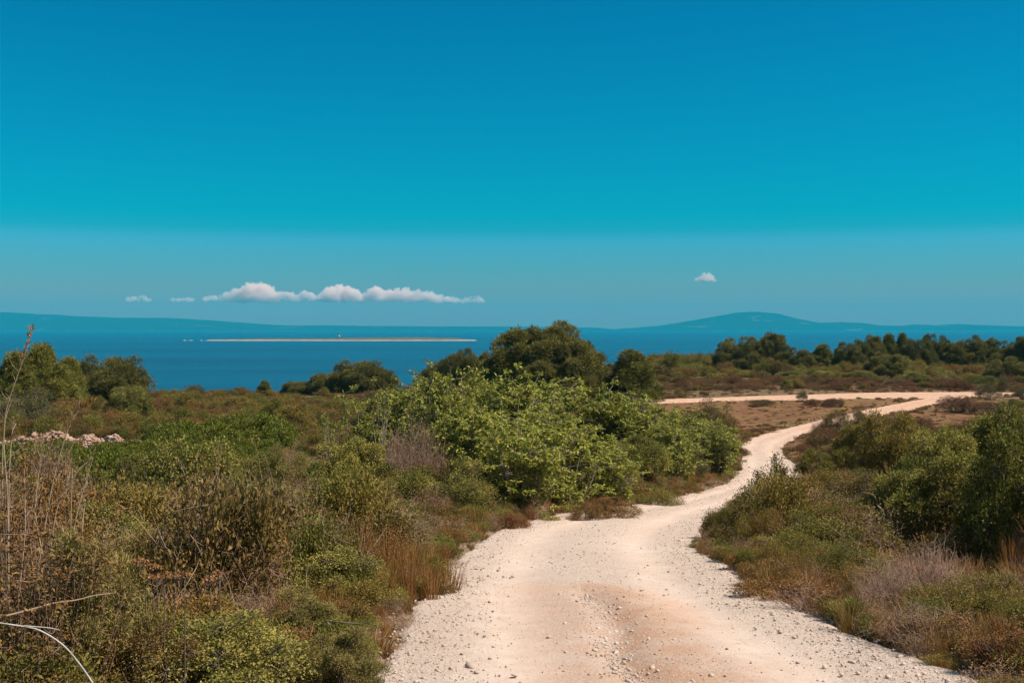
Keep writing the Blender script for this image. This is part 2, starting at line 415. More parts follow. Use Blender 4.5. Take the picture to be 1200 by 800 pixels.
make_road('side_track', BL, BR, BT, 16, 'narrow reddish track crossing beyond the bend', .03)

# sea as a sheet out to the horizon
sx = np.array([-14000, -3000, -800, 0, 800, 3000, 14000.]); sy = np.array([-2500, 0, 200, 600, 1500, 3500, 7000, 9400.])
SX, SY = np.meshgrid(sx, sy)
sea = link('sea', mesh_np('sea', np.stack([SX.ravel(), SY.ravel(), SX.ravel()*0], 1), grid_faces(8, 7), sea_mat()))
tag(sea, 'calm teal sea reaching the horizon', 'sea', kind='structure')

# far shores as relief: profile of crest pixels above the horizon row
hill_m = bpy.data.materials.new('far_hillside'); t = nt(hill_m); p = pos(t)
hn = noise(t, p, .004, 6, .65); sp_ = t.nodes.new('ShaderNodeSeparateXYZ'); t.links.new(p, sp_.inputs[0])
cl = maprange(t, hn, .60, .66)
hc = mix(t, mth(t, 'MULTIPLY', cl, .3), (0.009, 0.030, 0.030), (0.227, 0.204, 0.189))
d_ = t.nodes.new('ShaderNodeBsdfPrincipled'); t.links.new(hc, d_.inputs['Base Color']); d_.inputs['Roughness'].default_value = 1; d_.inputs['Specular IOR Level'].default_value = 0
o_ = t.nodes.new('ShaderNodeOutputMaterial'); t.links.new(d_.outputs[0], o_.inputs[0])
def far_land(name, prof, dist, depth, label, jag=2.0):
    us = np.linspace(prof[0][0], prof[-1][0], 260); vs = np.interp(us, [a for a, b in prof], [b for a, b in prof])
    rows = np.linspace(0, 1, 40)
    V = []
    for q in rows:
        y = dist + depth*q
        sh = math.sin(PI*min(q/.5, 1)/2)**.8 if q < .5 else math.cos((q-.5)*PI)**.9 if q < 1 else 0
        h = np.maximum(0, CAMZ + (HOR-vs)*(dist+depth*.5)/F)
        x = (us-600)/F*(dist+depth*.5)
        z = h*sh*(1+.25*fbm(x/420, x*0+y/420)*(1-abs(sh-1)*0)*(1 if q != .5 else .6)) + fbm(x/90, x*0+y/90)*jag*sh*2 - 2*(sh < .01)
        V.append(np.stack([x, x*0+y, z], 1))
    o = link(name, mesh_np(name, np.concatenate(V), grid_faces(40, 260), hill_m, smooth=True))
    tag(o, label, 'hills', kind='structure')
far_land('hills', [(-260, 366), (-60, 363), (0, 365.5), (40, 368.5), (100, 370.5), (200, 373), (250, 375.5), (290, 378), (330, 381), (450, 382), (600, 382.6), (700, 384), (720, 386)], 9395, 1800, 'long far wooded ridge on the left horizon')
far_land('mountain', [(715, 386), (745, 384), (770, 382), (800, 377.5), (830, 372), (860, 367), (878, 366), (905, 368), (930, 374), (955, 378), (985, 377), (1003, 378), (1018, 381), (1060, 382), (1078, 380), (1100, 382), (1118, 379.5), (1140, 381), (1200, 382.5), (1400, 381)], 9395, 1800, 'rounded far mountain on the right horizon')

# ------------------------------------------------------------------ island with lighthouse
ISL = 2300.
def isl_x(u): return (u-600)/F*ISL
isl_m = bpy.data.materials.new('island_scrub_and_shingle'); t = nt(isl_m); p = pos(t)
sp_ = t.nodes.new('ShaderNodeSeparateXYZ'); t.links.new(p, sp_.inputs[0])
zz = mth(t, 'ADD', sp_.outputs['Z'], mth(t, 'MULTIPLY', mth(t, 'SUBTRACT', noise(t, p, .05, 4), .5), 1.6))
ic = ramp(t, [(0, (0.379, 0.318, 0.273)), (.42, (0.363, 0.288, 0.235)), (.52, (0.182, 0.091, 0.053)), (1, (0.098, 0.076, 0.038))], maprange(t, zz, 0, 2.8))
d_ = t.nodes.new('ShaderNodeBsdfPrincipled'); t.links.new(ic, d_.inputs['Base Color']); d_.inputs['Roughness'].default_value = 1; d_.inputs['Specular IOR Level'].default_value = 0
o_ = t.nodes.new('ShaderNodeOutputMaterial'); t.links.new(d_.outputs[0], o_.inputs[0])
us = np.linspace(233, 560, 200); ph = np.interp(us, [233, 240, 300, 380, 430, 500, 535, 556, 560], [-.5, 2.2, 4.0, 4.6, 5.8, 6.6, 4.6, 1.1, -.5])
q = np.linspace(-1, 1, 26)
V = []
for k in q:
    w = 34*np.clip(np.interp(us, [233, 245, 400, 540, 560], [.2, .55, 1, .7, .15]), 0, 1)
    x = isl_x(us); y = ISL + 34 + w*k + fbm(us*.03, us*0)*20
    sh = (1-abs(k)**3)
    V.append(np.stack([x, y, (ph+1)*sh - 1 + fbm(x*.05, y*.05)*1.2*sh], 1))
isl = link('island', mesh_np('island', np.concatenate(V), grid_faces(26, 200), isl_m, smooth=True))
tag(isl, 'low flat island with pale shingle shore', 'island', kind='structure')
# reef: small pale rocks off its left tip
def stone_mesh(r, n=1, sub=1):
    import bmesh
    bm = bmesh.new(); bmesh.ops.create_icosphere(bm, subdivisions=sub, radius=.5)
    V = np.array([v.co[:] for v in bm.verts]); Fc = np.array([[v.index for v in f.verts] for f in bm.faces]); bm.free()
    V = V*(1+r.normal(size=(len(V), 1))*.13)
    for _ in range(3):
        nn = unit(r.normal(size=3)); dd = V@nn; lim = .30+r.random()*.1
        V = V - np.clip(dd-lim, 0, 1)[:, None]*nn
    V = V*np.array([1, r.uniform(.6, .9), r.uniform(.4, .65)])
    return V, Fc
for k, (u, w, s_) in enumerate(((211, 9, 'leftmost pale reef rock awash off the island tip'), (218, 13, 'wider pale reef rock awash left of the island'), (231, 6, 'small reef rock awash beside the left tip of the island'))):
    V, Fc = stone_mesh(np.random.default_rng(40+k), sub=3)
    o = link('reef_rock', mesh_np('reef_rock', V*np.array([w, 5, 2.6]), Fc, M['rock'], smooth=True)); o.location = (isl_x(u), ISL+30, .2)
    tag(o, s_, 'rock', 'reef rocks beside the island')
M['whitepaint'] = plain_mat('weathered_white_render', [(.3, (0.273, 0.250, 0.220)), (.7, (0.363, 0.341, 0.303))], .5, bump=0)
M['darkmetal'] = plain_mat('dark_lantern_metal', [(.3, (0.061, 0.061, 0.061)), (.7, (0.106, 0.106, 0.106))], 2, bump=0)
M['glass'] = plain_mat('lantern_glass', [(.3, (0.076, 0.121, 0.136)), (.7, (0.121, 0.167, 0.182))], 2, rough=.15, bump=0)
def lathe(prof, seg=24):
    P = np.array(prof, float); a = np.arange(seg)*2*PI/seg
    V = np.stack([P[:, 0:1]*np.cos(a), P[:, 0:1]*np.sin(a), np.repeat(P[:, 1:2], seg, 1)], -1).reshape(-1, 3)
    n = len(P); i = np.arange(n-1)[:, None]*seg; j = np.arange(seg)[None]
    return V, np.stack([i+j, i+(j+1) % seg, i+seg+(j+1) % seg, i+seg+j], -1).reshape(-1, 4)
lh = bpy.data.objects.new('lighthouse', None); COL.objects.link(lh); lh.location = (isl_x(394.5), ISL+30, 2.2)
tag(lh, 'tiny pale stone lighthouse standing on the low island', 'lighthouse')
for nm, pr, mt_ in (('base', [(0, 0), (3.6, 0), (3.6, 2.2), (3.2, 2.4), (0, 2.4)], 'whitepaint'), ('tower', [(0, 2.4), (2.3, 2.4), (1.7, 11), (0, 11)], 'whitepaint'),
                ('gallery', [(0, 11), (2.4, 11.1), (2.4, 11.5), (0, 11.5)], 'darkmetal'), ('lantern', [(0, 11.5), (1.2, 11.5), (1.2, 13.2), (0, 13.2)], 'glass'), ('roof', [(0, 13.2), (1.4, 13.2), (.9, 14), (0, 14.6)], 'darkmetal')):
    link(nm, mesh_np(nm, *lathe(pr), M[mt_]), lh)

# ------------------------------------------------------------------ plant prototypes (each: list of (part name, mesh))
def proto_shrub(seed, W, H, nc, cr, tips, lpt, L, Wd, mat, bark='bark', spread=.035, upb=.4, z0=.15, lo=.4, upf=.5, jit=.6, twigs=.12, br=.016, flat=.75, inner=.7):
    r = np.random.default_rng(seed)
    C = dome(r, nc, W, H, z0, lo)
    R = cr*r.uniform(.7, 1.3, (nc, 1))*np.array([[1, 1, flat]])
    P, D, I = clump_tips(r, C, R, tips, upb, inner)
    keep = P[:, 2] > .03; P, D, I = P[keep], D[keep], I[keep]
    fm = foliage_mesh('foliage', r, P, D, lpt, L, Wd, M[mat], spread, ct=I, upf=upf, jit=jit)
    lines = []
    nb = max(2, min(7, nc//5)); base = r.normal(size=(nb, 3))*np.array([W*.06, W*.06, 0]); base[:, 2] = -.15
    for c in C:
        b = base[r.integers(nb)]; lines.append((bez(b, c, r, 6, .12), np.linspace(br, br*.35, 6)*(W/1.6)**.5))
    sel = r.random(len(P)) < twigs
    idx = np.nonzero(sel)[0]
    for i in idx:
        c = C[np.argmin(((C-P[i])**2).sum(1))]
        lines.append((bez(c, P[i]+D[i]*.03, r, 3, .1), np.array([.006, .004, .002])*(W/1.6)**.5))
    V, Fc = tubes(lines); bm_ = mesh_np('branches', V, Fc, M[bark], smooth=True)
    return [('foliage', fm), ('branches', bm_)]
def proto_pine(seed, W, H, nc, cr, tips, mat='pine', L=.20, Wd=.030, lpt=7, lo=.25, shape='round', trunk=True):
    r = np.random.default_rng(seed)
    if shape == 'round':
        C = dome(r, nc, W*.86, H*.90, .10, lo, .5, 3.0)
    else:   # cone of upswept sprays
        C = []
        for k in range(nc):
            z = r.uniform(.12, .95)**.9; q = W/2*(1-z)**.65*r.uniform(.35, .95); a = r.uniform(0, 2*PI)
            C.append((q*math.cos(a), q*math.sin(a), z*H*.93))
        C = np.array(C)
    R = cr*r.uniform(.7, 1.25, (nc, 1))*np.array([[1, 1, 1.0 if shape == 'round' else 1.5]])
    P, D, I = clump_tips(r, C, R, tips, .6, inner=.35)
    P = P + D*np.abs(r.normal(size=(len(P), 1)))*cr*.16*np.array([[.8, .8, 1.5]])
    D = unit(D*.8+np.array([0, 0, .6]))
    fm = foliage_mesh('crown', r, P, D, lpt, L, Wd, M[mat], .04, ct=I, upf=.2, jit=.55, fold=.1)
    lean = r.normal(size=2)*W*.05
    top = np.array([lean[0], lean[1], H*.8])
    trk = bez((0, 0, -.3), top, r, 9, .05)
    lines = [(trk, np.linspace(.028*H, .006*H, 9))]
    for c in C:
        k = int(np.clip(c[2]/H*9-1.5, 1, 7)); a = trk[k]
        lines.append((bez(a, c, r, 6, .08, sag=.06), np.linspace(.011*H, .003*H, 6)))
        for _ in range(3):
            lines.append((bez(c, c+r.normal(size=3)*cr*.6+np.array([0, 0, cr*.2]), r, 3, .1), np.array([.003, .002, .001])*H))
    V, Fc = tubes(lines)
    return [('crown', fm), ('trunk', mesh_np('trunk', V, Fc, M['bark'], smooth=True))]
def proto_fig(seed, W, H, nst, sparse=False):
    """many upright pale stems, rosettes of large drooping leaves at their tips and sides"""
    r = np.random.default_rng(seed); lines = []; P = []; D = []
    for k in range(nst):
        a = r.uniform(0, 2*PI); q = r.uniform(0, 1)**.6*W/2
        e = np.array([q*math.cos(a), q*math.sin(a), H*(1-.45*(2*q/W)**2)*r.uniform(.72, 1.0)])
        b = np.array([e[0]*.3, e[1]*.3, -.15])
        ln = bez(b, e, r, 8, .07); lines.append((ln, np.linspace(.026, .008, 8)))
        P.append(e); D.append(unit(ln[-1]-ln[-3]))
        for j in range(3 if sparse else 12):
            i = r.integers(3 if sparse else 1, 8); s = ln[i]; tip = s + r.normal(size=3)*.22*np.array([1.3, 1.3, .7]) + np.array([0, 0, .15])
            lines.append((bez(s, tip, r, 4, .1), np.linspace(.007, .0035, 4))); P.append(tip); D.append(unit(tip-s))
    P = np.array(P); D = np.array(D); lpt = 20
    n = len(P)
    out = unit(r.normal(size=(n*lpt, 3))*np.array([1, 1, .45]) + np.array([0, 0, .25]))
    B = np.repeat(P, lpt, 0) + out*.03 - np.repeat(D, lpt, 0)*r.uniform(0, .16, (n*lpt, 1))
    V, Fc = leaves(r, B, out - np.array([0, 0, .35]), .125, .052, fold=.22, upf=.6, jit=.3)
    t_ = np.clip(.15+.55*np.repeat((P[:, 2]/H), lpt)*.5+r.random(n*lpt)*.55, 0, 1)
    fm = mesh_np('foliage', V, Fc, M['fig'], tint=r.random(n*lpt)*.7+np.repeat(r.random(n), lpt)*.3)
    V, Fc = tubes(lines)
    return [('foliage', fm), ('branches', mesh_np('branches', V, Fc, M['palebark'], smooth=True))]
def twig_lines(r, n, W, H, rad=.004, sub=3, droop=.2):
    lines = []
    for k in range(n):
        a = r.uniform(0, 2*PI); q = r.uniform(0, 1)**.7*W/2
        b = np.array([q*.35*math.cos(a), q*.35*math.sin(a), -.03])
        e = np.array([q*math.cos(a)*1.05, q*math.sin(a)*1.05, H*r.uniform(.45, 1)*(1-.5*(2*q/W)**2)])
        ln = bez(b, e, r, 6, .16, -droop*.3); lines.append((ln, np.linspace(rad, rad*.45, 6)))
        for j in range(sub):
            i = r.integers(2, 6); s = ln[i]
            lines.append((bez(s, s+r.normal(size=3)*W*.11+np.array([0, 0, H*.1]), r, 4, .2), np.linspace(rad*.6, rad*.25, 4)))
    return lines
def proto_brush(seed, W, H, n, leaf=None, nl=300, rad=.004, sub=4):
    r = np.random.default_rng(seed); L_ = twig_lines(r, n, W, H, rad, sub)
    V, Fc = tubes(L_, 3); parts = []
    tw = mesh_np('twigs', V, Fc, M['twig'], tint=r.random(len(Fc)))
    parts.append(('twigs', tw))
    if leaf:
        P = np.array([l[0][-1] for l in L_]); P = P[r.integers(len(P), size=nl)]
        parts.append(('foliage', foliage_mesh('foliage', r, P, unit(r.normal(size=P.shape)+np.array([0, 0, .5])), 5, .035, .016, M[leaf], .05)))
    return parts
def proto_herb(seed):
    r = np.random.default_rng(seed); W, H = .9, 1.2
    L_ = []
    for k in range(90):
        a = r.uniform(0, 2*PI); q = r.uniform(0, 1)**.6*W/2
        b = np.array([q*.6*math.cos(a), q*.6*math.sin(a), -.05]); e = np.array([q*math.cos(a), q*math.sin(a), H*r.uniform(.45, 1)])
        ln = bez(b, e, r, 8, .05); L_.append((ln, np.linspace(.0035, .0015, 8)))
        for j in range(5):
            i = r.integers(2, 8); L_.append((bez(ln[i], ln[i]+r.normal(size=3)*.06+np.array([0, 0, .05]), r, 3, .1), np.array([.0016, .001, .0006])))
    V, Fc = tubes(L_, 3)
    P = np.concatenate([l[0][2:] if len(l[0]) > 4 else l[0][-1:] for l in L_]); P = P[r.integers(len(P), size=1500)]
    f = foliage_mesh('foliage', r, P, unit(r.normal(size=P.shape)+np.array([0, 0, -.2])), 4, .034, .012, M['rustolive'], .02)
    return [('foliage', f), ('stems', mesh_np('stems', V, Fc, M['twig'], tint=r.random(len(Fc))))]
def blades(r, n, W, H, w, lean=.5):
    a = r.uniform(0, 2*PI, n); q = r.uniform(0, 1, n)**.6*W/2
    b = np.stack([q*np.cos(a)*.5, q*np.sin(a)*.5, -.02+0*q], 1)
    h = H*r.uniform(.45, 1, n)
    le = np.stack([np.cos(a), np.sin(a)], 1)*lean*(h*r.uniform(.1, 1, n))[:, None] + r.normal(size=(n, 2))*.08*H
    m = b + np.concatenate([le*.35, (h*.6)[:, None]], 1); e = b + np.concatenate([le, h[:, None]], 1)
    s = np.stack([-np.sin(a+r.normal(size=n)), np.cos(a+r.normal(size=n)), 0*a], 1)*w/2
    V = np.stack([b-s, b+s, m+s*.8, m-s*.8, e+s*.2, e-s*.2], 1).reshape(-1, 3)
    i = np.arange(n)[:, None]*6
    Fc = np.concatenate([i+np.array([[0, 1, 2, 3]]), i+np.array([[3, 2, 4, 5]])], 1).reshape(-1, 4)
    return V, Fc, np.repeat(r.random(n), 2)
def proto_grass(seed, n, W, H, w, mat, lean=.5, heads=None):
    r = np.random.default_rng(seed); V, Fc, t_ = blades(r, n, W, H, w, lean)
    return mesh_np('grass_tuft', V, Fc, M[mat], tint=t_)

# ------------------------------------------------------------------ placing things
PROTO = {}
def variants(kind, makers): PROTO[kind] = makers
kinds = {
 'mastic':  [lambda s=s: proto_shrub(s, 2.0, 1.30, 30, .23, 90, 7, .050, .026, 'mastic') for s in (1, 2, 3)],
 'bright':  [lambda s=s: proto_shrub(s, 2.0, 1.30, 30, .23, 95, 7, .052, .028, 'bright') for s in (4, 5, 6)],
 'dark':    [lambda s=s: proto_shrub(s, 1.8, 1.45, 34, .25, 80, 7, .038, .015, 'darkleaf', upf=.2) for s in (7, 8)],
 'low':     [lambda s=s: proto_shrub(s, 1.4, .6, 30, .15, 70, 7, .026, .013, 'mastic', z0=.1, twigs=.1) for s in (9, 10, 11)],
 'olive':   [lambda s=s: proto_shrub(s, 1.6, 1.0, 30, .20, 75, 6, .036, .017, 'olive', twigs=.25) for s in (12, 13, 14)],
 'broom':   [lambda s=s: proto_shrub(s, 1.4, 1.1, 30, .22, 80, 5, .075, .009, 'olive', upf=.1, upb=.8, jit=.35) for s in (15, 16)],
 'heath':   [lambda s=s: proto_shrub(s, 1.6, .7, 30, .24, 70, 6, .040, .016, 'heath', twigs=.25) for s in (17, 18)],
 'juniper': [lambda s=s: proto_shrub(s, 1.3, 1.1, 34, .125, 150, 7, .048, .009, 'juniper', upb=.9, upf=.8, jit=.45, lo=.2, flat=.5) for s in (19, 20, 21)],
 'yellow':  [lambda s=s: proto_shrub(s, 1.6, 1.0, 30, .19, 75, 6, .034, .020, 'bright', twigs=.25) for s in (22, 23)],
 'fig':     [lambda s=s: proto_fig(s, 2.4, 2.7, 40) for s in (24, 25, 26)],
 'figthin': [lambda s=s: proto_fig(s, 1.5, 2.7, 9, True) for s in (27, 28)],
 'brush':   [lambda s=s: proto_brush(s, 1.5, .9, 210, 'olive', 260) for s in (29, 30)],
 'bare':    [lambda s=s: proto_brush(s, 1.3, .8, 240, None, 0, .0035) for s in (31, 32)],
 'pine':    [lambda s=s, k=k: proto_pine(s, 7.0, 6.0, k+50, .60, 170, L=.25, lo=.08) for s, k in ((33, 40), (34, 36), (35, 42))],
 'bigpine': [lambda: proto_pine(36, 9.8, 7.6, 190, .60, 200, L=.27, Wd=.034, lo=.12)],
 'young':   [lambda s=s: proto_pine(s, 4.2, 4.8, 60, .42, 150, 'pinelight', L=.22, Wd=.028, shape='cone') for s in (37, 38)],
 'domepine': [lambda s=s: proto_pine(s, 6.5, 4.6, 90, .56, 160, 'pine', lo=.05) for s in (39,)],
 'rust':    [lambda: proto_shrub(41, .8, .6, 26, .12, 60, 6, .028, .014, 'reddish', twigs=.3)],
 'herb':    [lambda s=s: proto_herb(s) for s in (51, 52)],
 'umbrella': [lambda: proto_shrub(42, 1.5, 2.0, 26, .24, 70, 6, .06, .024, 'mastic', z0=.55, lo=.5, br=.03)],
}
CACHE = {}
SIZE = {}
COUNT = {}
PLACED = []
def plant(kind, name, u, v, wpx, hpx, label, cat='shrub', group=None, var=None, back=0.):
    x, y = ray_to_ground(u, v)
    while y > (146 if u < 760 else 185): v += 1; x, y = ray_to_ground(u, v)
    k = var if var is not None else COUNT.get(kind, 0) % len(kinds[kind]); COUNT[kind] = COUNT.get(kind, 0)+1
    if (kind, k) not in CACHE:
        CACHE[kind, k] = kinds[kind][k]()
        me0 = CACHE[kind, k][0][1]; b = np.empty(len(me0.vertices)*3, np.float32); me0.vertices.foreach_get('co', b); b = b.reshape(-1, 3)
        SIZE[kind, k] = (np.percentile(b[:, 0], 99)-np.percentile(b[:, 0], 1), np.percentile(b[:, 2], 99.5))
    w0, h0 = SIZE[kind, k]
    if name == 'pine_tree' and u > 830: hpx *= .88
    W = wpx*y/F; Hh = hpx*y/F
    root = bpy.data.objects.new(name, None); COL.objects.link(root)
    z = float(ground_z([x], [y])[0])
    root.location = (x, y, z-.03); root.rotation_euler = (0, 0, random.uniform(0, 2*PI)); s = W/w0
    root.scale = (s, s, Hh/h0)
    tag(root, label, cat, group)
    root.empty_display_size = .2
    for nm, me in CACHE[kind, k]: link(nm, me, root)
    PLACED.append((x, y, W/2, kind))
    return root

